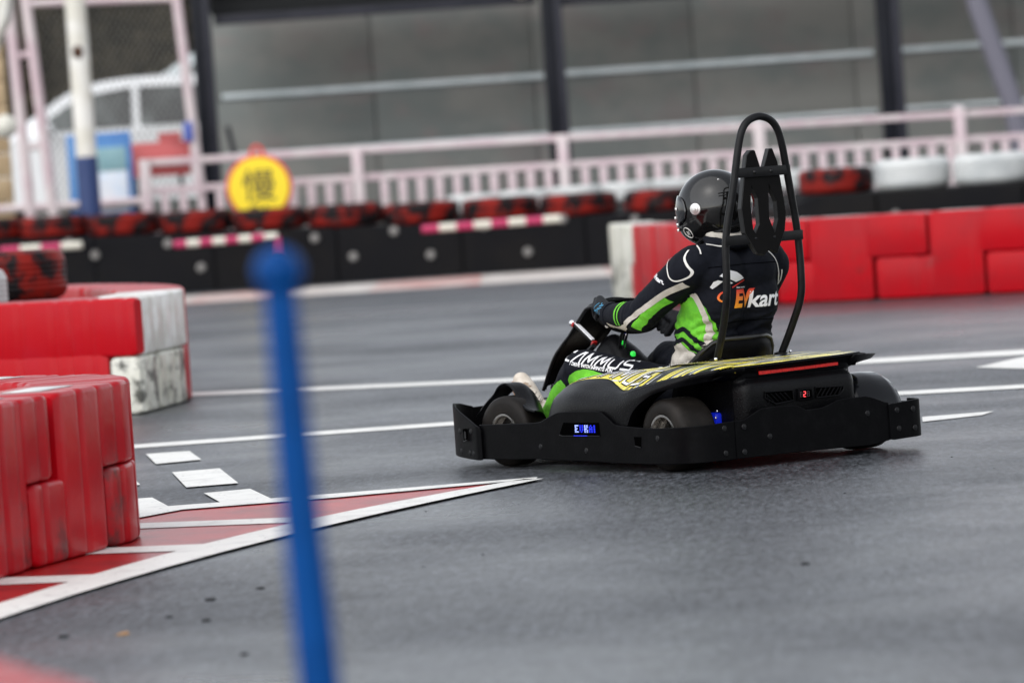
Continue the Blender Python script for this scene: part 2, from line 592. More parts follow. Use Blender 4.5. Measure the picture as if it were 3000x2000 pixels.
def smoothgrid(ctrl, ku, kv):
    rows = [catmull(r_, kv) for r_ in ctrl]
    cols = list(zip(*rows))
    cols = [catmull(c, ku) for c in cols]
    return [list(r_) for r_ in zip(*cols)]


def solid(o, th, offset=-1):
    md = o.modifiers.new('thickness', 'SOLIDIFY')
    md.thickness = th
    md.offset = offset
    return o


def tag(o, label=None, cat=None, group=None, kind=None):
    if label:
        o['label'] = label
    if cat:
        o['category'] = cat
    if group:
        o['group'] = group
    if kind:
        o['kind'] = kind
    return o


def thing(name, label, cat, loc=(0, 0, 0), rz=0.0, group=None):
    o = bpy.data.objects.new(name, None)
    C.objects.link(o)
    o.location = loc
    o.rotation_euler = (0, 0, rz)
    return tag(o, label, cat, group)


def remesh(b, voxel, iters=6):
    me = bpy.data.meshes.new('tmp')
    me.from_pydata([tuple(v) for v in b.v], [], b.f)
    o = bpy.data.objects.new('tmp', me)
    C.objects.link(o)
    md = o.modifiers.new('r', 'REMESH')
    md.mode = 'VOXEL'
    md.voxel_size = voxel
    dg = bpy.context.evaluated_depsgraph_get()
    m2 = bpy.data.meshes.new_from_object(o.evaluated_get(dg))
    bpy.data.objects.remove(o)
    n = len(m2.vertices)
    co_ = np.empty(n * 3)
    m2.vertices.foreach_get('co', co_)
    co_ = co_.reshape(-1, 3)
    e = np.empty(len(m2.edges) * 2, int)
    m2.edges.foreach_get('vertices', e)
    e = e.reshape(-1, 2)
    deg = np.bincount(e.ravel(), minlength=n).astype(float)[:, None]
    deg[deg == 0] = 1

    def lap(p, lam):
        s_ = np.zeros_like(p)
        np.add.at(s_, e[:, 0], p[e[:, 1]])
        np.add.at(s_, e[:, 1], p[e[:, 0]])
        return p + lam * (s_ / deg - p)
    for _ in range(iters):
        co_ = lap(co_, 0.6)
    m2.vertices.foreach_set('co', co_.ravel())
    m2.update()
    m2.shade_smooth()
    m2.materials.clear()
    return m2


def blobobj(name, b, voxel, mt, parent, iters=6, disp=None):
    m2 = remesh(b, voxel, iters)
    m2.name = name
    if disp:
        nr = np.empty(len(m2.vertices) * 3)
        m2.vertices.foreach_get('normal', nr)
        nr = nr.reshape(-1, 3)
        for i, v in enumerate(m2.vertices):
            v.co = v.co + Vector(nr[i]) * disp(v.co)
        m2.update()
    m2.materials.append(M[mt])
    o = bpy.data.objects.new(name, m2)
    C.objects.link(o)
    o.parent = parent
    return o


def capsule(b, p, q, r1, r2, n=16, steps=4, flat=None):
    p, q = Vector(p), Vector(q)
    pts = []
    rs = []
    d = (q - p).normalized()
    for a in (90, 60, 30):
        pts.append(p - d * r1 * math.sin(R(a)))
        rs.append(max(r1 * math.cos(R(a)), 0.001))
    for i in range(steps + 1):
        t = i / steps
        pts.append(p.lerp(q, t))
        rs.append(r1 + (r2 - r1) * t)
    for a in (30, 60, 90):
        pts.append(q + d * r2 * math.sin(R(a)))
        rs.append(max(r2 * math.cos(R(a)), 0.001))
    b.tube(pts, rs, n)
    return b


def bvh(o):
    me = o.data
    return BVHTree.FromPolygons([v.co.copy() for v in me.vertices], [tuple(p.vertices) for p in me.polygons])


def wrap(name, polys, fn, direction, tree, mt, parent, eps=0.002, maxe=0.012, thick=0.0):
    """lay flat shapes (lists of 2D points or (verts, faces)) onto a surface: fn(u,v) gives a point outside it, direction the way in"""
    bm = bmesh.new()
    for pl in polys:
        if isinstance(pl, tuple):
            vs = [bm.verts.new((p[0], p[1], 0)) for p in pl[0]]
            for fc in pl[1]:
                try:
                    bm.faces.new([vs[i] for i in fc])
                except ValueError:
                    pass
        else:
            vs = [bm.verts.new((p[0], p[1], 0)) for p in pl]
            bm.faces.new(vs)
    bmesh.ops.triangulate(bm, faces=bm.faces[:])
    for _ in range(7):
        le = [e for e in bm.edges if e.calc_length() > maxe]
        if not le:
            break
        bmesh.ops.subdivide_edges(bm, edges=le, cuts=1)
        bmesh.ops.triangulate(bm, faces=[fc for fc in bm.faces if len(fc.verts) > 3])
    d = Vector(direction).normalized()
    dead = []
    for v in bm.verts:
        o_ = Vector(fn(v.co.x, v.co.y))
        hit, nrm, _, _ = tree.ray_cast(o_, d)
        if hit is None:
            dead.append(v)
        else:
            if nrm.dot(d) > 0:
                nrm = -nrm
            v.co = hit + nrm * eps
    bmesh.ops.delete(bm, geom=dead, context='VERTS')
    longf = [fc for fc in bm.faces if max(e.calc_length() for e in fc.edges) > maxe * 3.2]
    bmesh.ops.delete(bm, geom=longf, context='FACES')
    me = bpy.data.meshes.new(name)
    bm.to_mesh(me)
    bm.free()
    me.shade_smooth()
    me.materials.append(M[mt] if isinstance(mt, str) else mt)
    o = bpy.data.objects.new(name, me)
    C.objects.link(o)
    o.parent = parent
    return o


def line_poly(pts, wd):
    """list of quads along a polyline"""
    out = []
    P = [Vector((*p, 0)) for p in pts]
    if len(P) > 2:
        P = catmull(P, 5)
    L, Rr = [], []
    for i, p in enumerate(P):
        t = (P[min(i + 1, len(P) - 1)] - P[max(i - 1, 0)]).normalized()
        n = Vector((-t.y, t.x, 0))
        L.append(p + n * wd / 2)
        Rr.append(p - n * wd / 2)
    for i in range(len(P) - 1):
        out.append([tuple(L[i].xy), tuple(Rr[i].xy), tuple(Rr[i + 1].xy), tuple(L[i + 1].xy)])
    return out


def text2d(body, size, shear=0.0, bold=0.0, sx=1.0):
    c = bpy.data.curves.new('t', 'FONT')
    c.body = body
    c.size = size
    c.shear = shear
    c.offset = bold
    c.resolution_u = 3
    o = bpy.data.objects.new('t', c)
    C.objects.link(o)
    dg = bpy.context.evaluated_depsgraph_get()
    me = bpy.data.meshes.new_from_object(o.evaluated_get(dg))
    vs = [(v.co.x * sx, v.co.y) for v in me.vertices]
    fs = [tuple(p.vertices) for p in me.polygons]
    bpy.data.objects.remove(o)
    return vs, fs


def stroke_text(word, h, wd, adv, sh=0.35, skip=()):
    """wide slanted stroke letters; returns list of quads"""
    G = {'C': [[(1, .95), (.15, .95), (0, .75), (0, .2), (.15, 0), (1, 0)]],
         'A': [[(0, 0), (.62, 1), (.9, 1), (1, 0)]],
         'M': [[(0, 0), (0.12, 1), (.5, .25), (.88, 1), (1, 0)]],
         'U': [[(0, 1), (0, .2), (.12, 0), (.88, 0), (1, .2), (1, 1)]],
         'S': [[(1, 1), (.1, 1), (0, .85), (0, .65), (.1, .52), (.9, .48), (1, .35), (1, .15), (.9, 0), (0, 0)]]}
    out = []
    for i, ch in enumerate(word):
        if i in skip:
            continue
        for st in G[ch]:
            P = [Vector((x * adv * 0.74 + i * adv + y * h * sh, y * h)) for x, y in st]
            for a, b_ in zip(P[:-1], P[1:]):
                t = (b_ - a).normalized()
                n = Vector((-t.y, t.x)) * wd / 2
                a2, b2 = a - t * wd * .35, b_ + t * wd * .35
                out.append([tuple(a2 + n), tuple(a2 - n), tuple(b2 - n), tuple(b2 + n)])
    return out


# ================================================================ ground and markings
def sheet(name, poly, z, mt):
    o = mesh(name, [(x, y, z) for x, y in poly], [tuple(range(len(poly)))], mt, smooth=False)
    return tag(o, kind='structure')


sheet('ground', [(-900, -60), (900, -60), (900, 1800), (-900, 1800)], 0, 'asphalt')


def ribbon(name, A, D, z, mt):
    n = len(A)
    o = mesh(name, [(x, y, z) for x, y in A] + [(x, y, z) for x, y in D], [(i, i + 1, n + i + 1, n + i) for i in range(n - 1)], mt, smooth=False)
    return tag(o, kind='structure')


ribbon('lane_line', [(-8, 31.6), (-2.12, 30.20), (-0.03, 29.10), (2.10, 28.42), (3.08, 28.20), (8, 27.9)],
       [(-8, 31.1), (-2.09, 29.74), (-0.03, 28.66), (2.07, 27.86), (2.99, 27.60), (8, 27.3)], 0.004, 'paint')
ribbon('lane_line', [(-8, 24.6), (-2.0, 24.72), (-.365, 24.78), (1.96, 24.70), (2.66, 24.53), (7, 24.1)],
       [(-8, 24.25), (-1.97, 24.38), (-.361, 24.44), (1.93, 24.37), (2.62, 24.19), (7, 23.8)], 0.004, 'paint')
sheet('direction_arrow', [(2.607, 26.55), (3.02, 27.47), (3.10, 26.78), (4.6, 26.7), (4.6, 26.35), (3.12, 26.3), (2.98, 25.75)], 0.004, 'paint')
sheet('direction_arrow', [(1.93, 22.40), (2.28, 22.46), (2.20, 22.22), (1.90, 22.03)], 0.004, 'paint')
for q in ([(-1.892, 23.76), (-1.671, 23.76), (-1.559, 22.97), (-1.776, 22.87)],
          [(-1.647, 22.15), (-1.423, 22.19), (-1.270, 21.04), (-1.502, 21.0)],
          [(-1.395, 20.545), (-1.194, 20.61), (-1.058, 19.85), (-1.282, 19.88)],
          [(-1.79, 20.49), (-1.618, 20.49), (-1.50, 19.86), (-1.70, 19.86)],
          [(-2.0, 21.96), (-1.821, 21.99), (-1.740, 21.40), (-1.92, 21.33)],
          [(-2.2, 23.4), (-2.02, 23.42), (-1.93, 22.7), (-2.1, 22.7)]):
    sheet('checker_square', q, 0.007, 'paint')
def fit(pts):
    c_ = np.polyfit([p[1] for p in pts], [p[0] for p in pts], 3)
    return [(float(np.polyval(c_, y)), float(y)) for y in np.linspace(pts[0][1], pts[-1][1], 16)]


ribbon('hatched_island_border', fit([(-2.2, 14.2), (-1.791, 15.85), (-1.599, 16.46), (-1.443, 17.01), (-1.265, 17.42), (-1.153, 17.73), (-.89, 18.49), (-.73, 18.80), (-.31, 19.66), (.083, 19.98)]),
       fit([(-2.1, 13.2), (-1.723, 15.20), (-1.571, 15.88), (-1.369, 16.41), (-1.20, 17.0), (-1.06, 17.35), (-.78, 18.15), (-.63, 18.5), (-.21, 19.35), (.10, 19.92)]), 0.010, 'paint')
ribbon('hatched_island_border', [(-3, 19.8), (-1.506, 19.84), (-1.073, 19.87), (-.769, 19.9), (.069, 20.03)],
       [(-3, 19.1), (-1.59, 19.27), (-1.424, 19.58), (-.761, 19.66), (.06, 19.93)], 0.010, 'paint')
sheet('hatched_island_fill', [(-2.9, 14.6), (-1.75, 15.5), (-1.25, 17.2), (-.68, 18.62), (.04, 19.95), (-1.45, 19.75), (-3, 19.6)], 0.004, 'paintred')
for q in ([(-2.4, 19.15), (-1.564, 19.01), (-.86, 18.72), (-.92, 18.48), (-1.541, 18.72), (-2.4, 18.8)],
          [(-2.4, 17.95), (-1.585, 17.85), (-1.18, 17.70), (-1.25, 17.44), (-1.61, 17.60), (-2.4, 17.7)],
          [(-2.6, 16.95), (-1.837, 16.80), (-1.40, 16.62), (-1.59, 16.44), (-1.863, 16.52), (-2.6, 16.6)]):
    sheet('hatch_stripe', q, 0.007, 'paint')
# kerb painted along the foot of the far tyre wall
kx = [(-6.6, 55.9, 52.0), (-4.6, 54.9, 51.4), (-3.55, 54.5, 51.1), (-2.5, 54.5, 50.95), (-1.5, 54.5, 50.8), (-.3, 54.5, 50.6), (1.1, 54.3, 50.2), (2.3, 53.2, 49.6), (3.2, 50, 47)]
for i in range(len(kx) - 1):
    a, b_ = kx[i], kx[i + 1]
    sheet('painted_kerb', [(a[0], a[1]), (b_[0], b_[1]), (b_[0], b_[2]), (a[0], a[2])], 0.004, 'kerbpink' if i % 2 == 0 else 'kerbwhite')


# ================================================================ plastic barriers
def path_fn(path):
    P = [Vector((*p, 0)) for p in path]
    P = catmull(P, 10)
    d = [0]
    for a, b_ in zip(P[:-1], P[1:]):
        d.append(d[-1] + (b_ - a).length)

    def at(s):
        s = max(min(s, d[-1] - 1e-4), 0)
        for i in range(len(d) - 1):
            if d[i + 1] >= s:
                t = (s - d[i]) / max(d[i + 1] - d[i], 1e-6)
                break
        p = P[i].lerp(P[i + 1], t)
        tg = (P[i + 1] - P[i]).normalized()
        return p, tg
    return at, d[-1]


def near_s(at, L, x, y):
    best = min(range(0, 801), key=lambda i: (at(L * i / 800)[0] - Vector((x, y, 0))).length)
    return L * best / 800


def half(b, at, s0, s1, z0, z1, th, rib=0.2, amp=0.012, side=1):
    """one rounded box half swept along the path with vertical ribs; outer face on the path, body towards side"""
    n = max(6, int((s1 - s0) / 0.025))
    bv = 0.020
    sect = []
    for (cx, cz, a0) in ((bv, z0 + bv, 180), (th - bv, z0 + bv, 270), (th - bv, z1 - bv, 0), (bv, z1 - bv, 90)):
        for k in range(4):
            a = R(a0 + k * 30)
            sect.append((cx + bv * math.cos(a), cz + bv * math.sin(a)))
    zc = (z0 + z1) / 2
    rows = []
    for i in range(n + 1):
        t = i / n
        s = s0 + 0.004 + (s1 - s0 - 0.008) * t
        p, tg = at(s)
        nrm = Vector((-tg.y, tg.x, 0)) * side
        e = min(i, n - i)
        ins = {0: 0.015, 1: 0.004}.get(e, 0)
        g = (s / rib) % 1.0
        gro = amp if (g < 0.16 or g > 0.97) and 1 < e else 0.0
        row = []
        for (h, z) in sect:
            h2 = h
            if h < th * .5:
                h2 = h + ins + gro
            else:
                h2 = h - ins
            z2 = z + (ins if z < zc else -ins - gro * 0.5)
            q = p + nrm * h2
            row.append(Vector((q.x, q.y, z2)))
        rows.append(row)
    m_ = len(sect)
    vs = [v for r_ in rows for v in r_]
    fs = []
    for i in range(n):
        for k in range(m_):
            k2 = (k + 1) % m_
            fs.append((i * m_ + k, i * m_ + k2, (i + 1) * m_ + k2, (i + 1) * m_ + k))
    fs.append(tuple(range(m_)))
    fs.append(tuple(n * m_ + k for k in reversed(range(m_))))
    b.add(vs, fs)


def tape(at, s, th, z, ln, side, parent, name='reflective_strip'):
    b = B()
    rows = []
    for h in (th * .3, th * .7):
        r_ = []
        for k in range(7):
            p, tg = at(s + ln * k / 6)
            nrm = Vector((-tg.y, tg.x, 0)) * side
            q = p + nrm * h
            r_.append(Vector((q.x, q.y, z + 0.003)))
        rows.append(r_)
    b.grid(rows)
    o = solid(b.out(name, 'tape', parent), 0.002)
    return o


def zblock(b, at, up_, lo, H, zm, th, rib, side=1):
    """one interlocking block: the halves are offset but run into each other where they overlap"""
    f0, f1 = max(up_[0], lo[0]), min(up_[1], lo[1])
    half(b, at, f0, f1, .006, H, th, rib, side=side)
    for (s0, s1, z0, z1) in ((up_[0], up_[1], zm, H), (lo[0], lo[1], .006, zm - .004)):
        if s0 < f0 - .02:
            half(b, at, s0, f0 + .06, z0, z1, th, rib, side=side)
        if s1 > f1 + .02:
            half(b, at, f1 - .06, s1, z0, z1, th, rib, side=side)


def barrier(label, at, up_, lo, H, th, mu, ml, group, side=1, rib=0.2, tp=None, zm=None):
    p, tg = at((lo[0] + lo[1]) / 2)
    t = thing('plastic_barrier', label, 'barrier', (0, 0, 0), 0, group)
    zm = zm or H * 0.5
    b = B()
    zblock(b, at, up_, lo, H, zm, th, rib, side)
    b.out('block_body', ml, t, angle=50)
    if tp:
        tape(at, tp[0], th, H, tp[1] - tp[0], side, t)
    return t


# near stack
nat, nL = path_fn([(-2.75, 14.6), (-2.3, 15.6), (-2.0, 16.35), (-1.79, 17.09), (-1.572, 17.836), (-1.50, 18.14), (-1.53, 18.5), (-1.68, 18.85), (-2.0, 19.2), (-2.5, 19.5), (-3.2, 19.7)])
sN = lambda x, y: near_s(nat, nL, x, y)
G1 = 'interlocking red barriers of the nearest stack'
a1, a2, a3 = sN(-1.79, 17.09), sN(-1.572, 17.836), sN(-1.50, 18.20)
u1 = sN(-1.70, 17.38)
u2 = sN(-1.505, 18.28)
barrier('red plastic barrier block at the left picture edge, its foot nearest the white border line', nat, (u1 - 1.75, u1 - .87), (a1 - 1.65, a1 - .82), .63, .40, 'plred', 'plredscuff', G1, tp=(u1 - 1.4, u1 - 1.1))
barrier('ribbed red barrier block with a white strip on top, second along the nearest stack', nat, (u1 - .865, u1 - .045), (a1 - .815, a1 - .003), .63, .40, 'plred', 'plredscuff', G1, tp=(u1 - .65, u1 - .2))
barrier('ribbed red barrier block just left of the rounded end of the nearest stack', nat, (u1 + .005, u2), (a1 + .003, a2 - .002), .63, .40, 'plred', 'plredscuff', G1, tp=(u1 + .15, u1 + .5))
barrier('red barrier block turning the rounded corner of the nearest stack', nat, (u2 + .01, u2 + .80), (a2 + .004, a2 + .95), .63, .40, 'plred', 'plredscuff', G1)
barrier('red barrier block at the back of the nearest stack, only its top in view', nat, (u2 + .81, u2 + 1.6), (a2 + .96, a2 + 1.7), .63, .40, 'plred', 'plredscuff', G1, tp=(u2 + .95, u2 + 1.4))

# middle stack, red and white
mat_, mL = path_fn([(-5.2, 29.9), (-4.0, 29.1), (-3.1, 28.45), (-2.22, 27.83)])
sat_, sL_ = path_fn([(-2.215, 27.87), (-2.17, 28.12), (-2.10, 28.55), (-2.03, 29.0), (-2.04, 29.6), (-2.2, 30.6), (-2.6, 31.8), (-3.2, 32.8), (-4.2, 33.4)])
G2 = 'red and white barriers of the middle stack'
t = thing('plastic_barrier', 'smooth red barrier block beside the white corner block of the middle stack', 'barrier', (0, 0, 0), 0, G2)
b = B()
half(b, mat_, mL - 1.35, mL - .50, .346, .70, .42, .27)
half(b, mat_, mL - 1.6, mL - .50, .006, .38, .42, .27)
half(b, mat_, mL - .53, mL - .012, .35, .70, .10, .27)
half(b, mat_, mL - .53, mL - .24, .006, .38, .10, .27)
b.out('block_body', 'plred', t, angle=50)
barrier('red barrier block at the far left of the middle stack, below the white tyre', mat_, (mL - 2.5, mL - 1.36), (mL - 2.6, mL - 1.61), .70, .42, 'plred', 'plred', G2, rib=.27)
t = thing('plastic_barrier', 'white ribbed corner barrier block with black rubber scuffs on its lower half', 'barrier', (0, 0, 0), 0, G2)
b = B()
half(b, sat_, 0.02, .46, .346, .70, .09, .22)
half(b, sat_, .44, 1.42, .35, .70, .42, .22)
b.out('upper_half', 'plwhite', t, angle=50)
b = B()
half(b, mat_, mL - .235, mL - .004, .006, .346, .09, .3)
half(b, sat_, 0.02, .46, .006, .346, .09, .22)
half(b, sat_, .44, 1.20, .006, .346, .42, .22)
b.out('lower_half', 'plwhited', t, angle=50)
barrier('red barrier block behind the white corner block, a sliver showing low down', sat_, (1.43, 2.4), (1.21, 2.2), .70, .42, 'plred', 'plredscuff', G2, rib=.27)
barrier('red barrier block at the back of the middle stack, right of the red tyre', sat_, (2.41, 3.6), (2.21, 3.4), .70, .42, 'plred', 'plred', G2, rib=.27)
barrier('red barrier block at the back of the middle stack, hidden behind the stacked tyres', sat_, (3.61, sL_ - .02), (3.41, sL_ - .1), .70, .42, 'plred', 'plred', G2, rib=.27)

# right row
rat, rL = path_fn([(.98, 43.0), (.96, 42.2), (1.25, 40.6), (1.85, 39.1), (2.7, 38.2), (4.1, 37.4), (5.6, 36.8), (7.5, 36.2)])
sR = lambda x: near_s(rat, rL, x[0], x[1])


def sRpx(x, d=38.0):
    return min((i * rL / 900 for i in range(901)), key=lambda s: abs(rat(s)[0].x / rat(s)[0].y - x))


q_u = [(1845 - 1176) / 10780, (2131 - 1176) / 10780]
uu1, uu2 = sRpx(.0643), sRpx(.0902)
ll1, ll2 = sRpx(.0782), sRpx(.1018)
G3 = 'red barriers in the row behind the kart'
ue = .95
barrier('white barrier end block of the row behind the driver, left of the helmet', rat, (0.15, sRpx(.0268)), (.05, sRpx(.0262)), .69, .40, 'plwhite', 'plwhited', G3, rib=.5)
barrier('red barrier block between the white end block and the driver', rat, (sRpx(.0268) + .01, uu1 - 1.0), (sRpx(.0262) + .01, ll1 - 1.95), .69, .40, 'plred', 'plredscuff', G3, rib=.5, tp=(1.1, 1.6))
barrier('red barrier block seen between the two hoop tubes behind the driver', rat, (uu1 - .99, uu1 - .01), (ll1 - 1.94, ll1 - .99), .69, .40, 'plred', 'plredscuff', G3, rib=.5, tp=(uu1 - .6, uu1 - .1))
barrier('red barrier block just right of the roll hoop with a dark smudged lower half', rat, (uu1, uu2 - .02), (ll1 - .98, ll1 - .02), .69, .40, 'plred', 'plredscuff', G3, rib=.5, tp=(uu1 + .05, uu1 + .4))
barrier('red barrier block right of the hoop with a short white strip on top', rat, (uu2, uu2 + 1.05), (ll1 + .01, ll2 - .02), .69, .40, 'plred', 'plredscuff', G3, rib=.5, tp=(uu2 - .05 + .1, uu2 + .35))
barrier('red barrier block at the right picture edge, long white strip on top', rat, (uu2 + 1.06, uu2 + 2.1), (ll2, ll2 + 1.0), .69, .40, 'plred', 'plredscuff', G3, rib=.5, tp=(uu2 + 1.1, uu2 + 1.9))

# very near blurred one
fat, fL = path_fn([(-.56, 6.7), (-.63, 7.0), (-.70, 7.27), (-.79, 7.50), (-.90, 7.80), (-1.1, 8.3)])
barrier('blurred red barrier block cut by the bottom left corner of the picture', fat, (.02, 1.55), (.02, 1.4), .63, .42, 'plred', 'plredscuff', 'blurred foreground barriers')


# ================================================================ tyres
def tyre_b(r, h, c, inner=0.55, n=40):
    prof = [(r * inner, 0), (r * .80, -.0), (r * .93, h * .06), (r * .985, h * .18)]
    for k in range(1, 6):
        z = h * (.18 + .64 * k / 6)
        prof += [(r * 1.0, z - .012), (r * .985, z - .004), (r * .985, z + .004), (r * 1.0, z + .012)]
    prof += [(r * .985, h * .82), (r * .93, h * .94), (r * .80, h), (r * inner, h), (r * (inner + .02), h * .85), (r * (inner + .12), h * .5), (r * (inner + .02), h * .15)]
    return B().lathe(prof, c, (0, 0, 1), n, closed=True)


wall = [(-7.6, 57.6), (-5.8, 56.6), (-3.9, 56.0), (-1.9, 55.6), (0.2, 55.2), (1.6, 54.6), (2.5, 53.0), (2.75, 50.0), (3.0, 47.6), (4.2, 46.9), (6.4, 46.2), (9.5, 45.3)]
wat, wL = path_fn(wall)


def topz(x):
    return .60 + max(0, -(x - .0)) * .028 + .15 * max(0, min(1, (x - 2.7) / .4))


tw = thing('tyre_wall_base', 'long black rubber belt wall with steel bolts below the red painted tyres', 'barrier wall')
ns = 16
for i in range(ns):
    s0, s1 = wL * i / ns, wL * (i + 1) / ns - .02
    b = B()
    rows = []
    for k in range(9):
        p, tg = wat(s0 + (s1 - s0) * k / 8)
        n = Vector((-tg.y, tg.x, 0))
        zt = topz(p.x)
        a = p
        c = p + n * .9
        rows.append([Vector((a.x, a.y, 0)), Vector((a.x, a.y, zt - .02)), Vector((a.x + n.x * .02, a.y + n.y * .02, zt)), Vector((c.x, c.y, zt)), Vector((c.x, c.y, 0))])
    b.grid(rows)
    o = b.out('rubber_panel', 'belt', tw)
for (x, z) in ((-4.9, .52), (-3.62, .29), (-4.0, .60), (-2.25, .55), (-1.8, .30), (-1.3, .57), (-.9, .26), (-.25, .56), (.25, .22), (.68, .58), (-5.6, .35), (-2.9, .63), (-5.2, .68), (3.95, .5), (4.9, .42), (6.2, .5), (1.5, .52), (1.9, .3)):
    s = near_s(wat, wL, x, np.interp(x, [p[0] for p in wall], [p[1] for p in wall]))
    p, tg = wat(s)
    n = Vector((tg.y, -tg.x, 0))
    B().lathe([(0.0001, .03), (.045, .028), (.055, .012), (.06, 0)], (p.x, p.y, z), n, 12).out('bolt', 'bolt', tw)

# red tyres on the wall top
s = .45
i = 0
tl = {0: 'leftmost red painted tyre on the far wall', }
names = ['blotchy red tyre on the far wall at the left picture edge', 'red and black tyre on the far wall, second from the left edge', 'red tyre on the far wall below the blue board',
         'red tyre on the far wall between the blue board and the yellow sign', 'red tyre directly below the yellow round sign', 'red tyre just right of the yellow sign',
         'red tyre on the far wall above the gap between the two striped rods', 'red tyre on the far wall left of the second fence post', 'red tyre on the far wall below the middle dark column',
         'red tyre on the far wall above the right striped rod', 'red tyre on the far wall just left of the helmet', 'red tyre on the far wall hidden behind the helmet', 'red tyre on the far wall behind the head restraint']
while wat(s)[0].x < 2.35 and i < 12:
    p, tg = wat(s)
    n = Vector((-tg.y, tg.x, 0))
    c = p + n * .46
    t = thing('painted_tyre', names[i], 'tyre', (c.x, c.y, topz(p.x) + .002), random.random() * 6, 'red painted tyres on top of the far wall')
    tyre_b(.462, .25 + .025 * random.random(), (0, 0, 0)).out('tread', 'rubred', t)
    s += .93
    i += 1
rl = [('dark tyre with two red patches on the wall right of the roll hoop', 'rubred', 3.40, 47.75), ('white painted tyre with black gaps, next to the dark red tyre', 'rubwhite', 4.15, 47.4),
      ('white painted tyre on the wall near the right picture edge', 'rubwhite', 4.92, 47.1), ('white painted tyre cut by the right picture edge', 'rubwhite', 5.69, 46.85)]
for i, (lb, mt, x, y) in enumerate(rl):
    t = thing('painted_tyre', lb, 'tyre', (x, y, .752), i * 1.3 + .5, 'tyres on the right part of the wall')
    tyre_b(.385, .26 if mt == 'rubred' else .31, (0, 0, 0)).out('tread', mt, t)
# white tyres behind, lower row seen as a white band
for i in range(9):
    x = -.35 + i * .62
    y = 57.0 - max(0, x - 2.2) * 1.6
    t = thing('white_tyre', ['leftmost white tyre of the back row, its rim peeping over the red tyres', 'white tyre in the back row under the fence balusters', 'white tyre in the back row below the middle dark column',
                             'white tyre in the back row above the right striped rod', 'white tyre in the back row left of the helmet', 'white tyre in the back row behind the helmet',
                             'white tyre in the back row seen through the head restraint', 'white tyre in the back row right of the hoop', 'white tyre in the back row above the dark tyre with red patches'][i],
              'tyre', (x, y, 0), i, 'white tyres in the row behind the red ones')
    tyre_b(.33, .24, (0, 0, .69 + .006 * i), n=32).out('tread', 'rubwhite', t)
    tyre_b(.33, .24, (0, 0, .47), n=32).out('lower_tyre', 'rubber', t)
    tyre_b(.33, .23, (0, 0, .23), n=32).out('lower_tyre', 'rubber', t)
    tyre_b(.33, .23, (0, 0, .0), n=32).out('lower_tyre', 'rubber', t)

# stack left
tyre_pos = [(-3.24, 30.5, .0, .40, 'rubber', 'black tyre at the foot of the tall stack on the left'),
            (-3.22, 30.5, .33, .40, 'rubber', 'black tyre under the red one in the stack on the left'),
            (-3.24, 30.5, .66, .385, 'rubred', 'large scuffed red tyre on top of the left stack')]
for x, y, z, r, mt, lb in tyre_pos:
    o = tyre_b(r, .325, (0, 0, 0), n=56).out('car_tyre', mt)
    o.location = (x, y, z)
    o.rotation_euler = (0, 0, 2.2)
    tag(o, lb, 'tyre', 'tyres stacked behind the middle barriers')
for z, lb, mt in ((0, 'black tyre at the foot of the stack at the left picture edge', 'rubber'), (.3, 'black tyre in the middle of the stack at the left picture edge', 'rubber'), (.6, 'white painted tyre with dark tread lines at the left picture edge', 'rubwhite')):
    o = tyre_b(.33, .30, (0, 0, 0), n=56).out('car_tyre', mt)
    o.location = (-3.47, 29.5, z)
    tag(o, lb, 'tyre', 'tyres stacked behind the middle barriers')


# ================================================================ striped rods
def rod(label, x0, z0, x1, z1, y, n, drop=False):
    t = thing('striped_rod', label, 'striped rod', (0, 0, 0), 0, 'magenta and white striped rods on the far wall')
    a, b_ = Vector((x0, y, z0)), Vector((x1, y - .1, z1))
    for i in range(n):
        p, q = a.lerp(b_, i / n), a.lerp(b_, (i + 1) / n)
        B().tube([p, q], .045, 12).out('band', 'rodm' if i % 2 == 0 else 'rodw', t)
    if drop:
        B().tube([b_, b_ - Vector((0, 0, .24))], .035, 10).out('hanging_end', 'rodm', t)


rod('striped rod between the blue pole and the left barrier, with a magenta end hanging down', -3.87, .60, -2.65, .615, 55.0, 8, True)
rod('striped rod on the wall left of the driver, its right end white', -.95, .585, .66, .60, 54.4, 8)
rod('striped rod half hidden behind the red tyre at the left edge', -6.0, .66, -5.02, .66, 55.9, 4)


# ================================================================ railing fence
def z_lin(x, zl, zr):
    return zl + (zr - zl) * (x + 4.4) / 10.1


def railing():
    t = thing('railing_fence', 'long faded pink railing with short balusters behind the tyre wall', 'fence')
    Y = 58.0
    x0, x1 = -4.40, 10.2
    for nm, zl, zr, h in (('top_rail', 1.585, 1.485, .085), ('middle_rail', 1.235, 1.165, .085), ('bottom_rail', .72, .66, .08)):
        a = Vector((x0, Y, zl))
        e = Vector((x1, Y, z_lin(x1, zl, zr)))
        d = (e - a)
        rot = Matrix.Rotation(-math.atan2(d.z, d.x), 3, 'Y')
        B().box((a + e) / 2, (d.length, .06, h), rot, .01).out(nm, 'pink', t)
    for x in (-4.37, -1.75, .79, 3.22, 5.70, 8.2, 10.2):
        B().box((x, Y - .045, .80), (.135, .10, 1.56 + (0.1 if x < -4 else 0)), None, .012).out('post', 'pink', t)
    me = None
    x = -4.15
    while x < 9.9:
        if min(abs(x - p) for p in (-4.37, -1.75, .79, 3.22, 5.70, 8.2)) > .1:
            if me is None:
                o = B().box((0, 0, 0), (.095, .04, .50), None, .008).out('baluster', 'pink', t)
                me = o.data
            else:
                o = bpy.data.objects.new('baluster', me)
                C.objects.link(o)
                o.parent = t
            o.location = (x, Y, .94 - (x + 4.4) * .006)
        x += .226
    return t


railing()

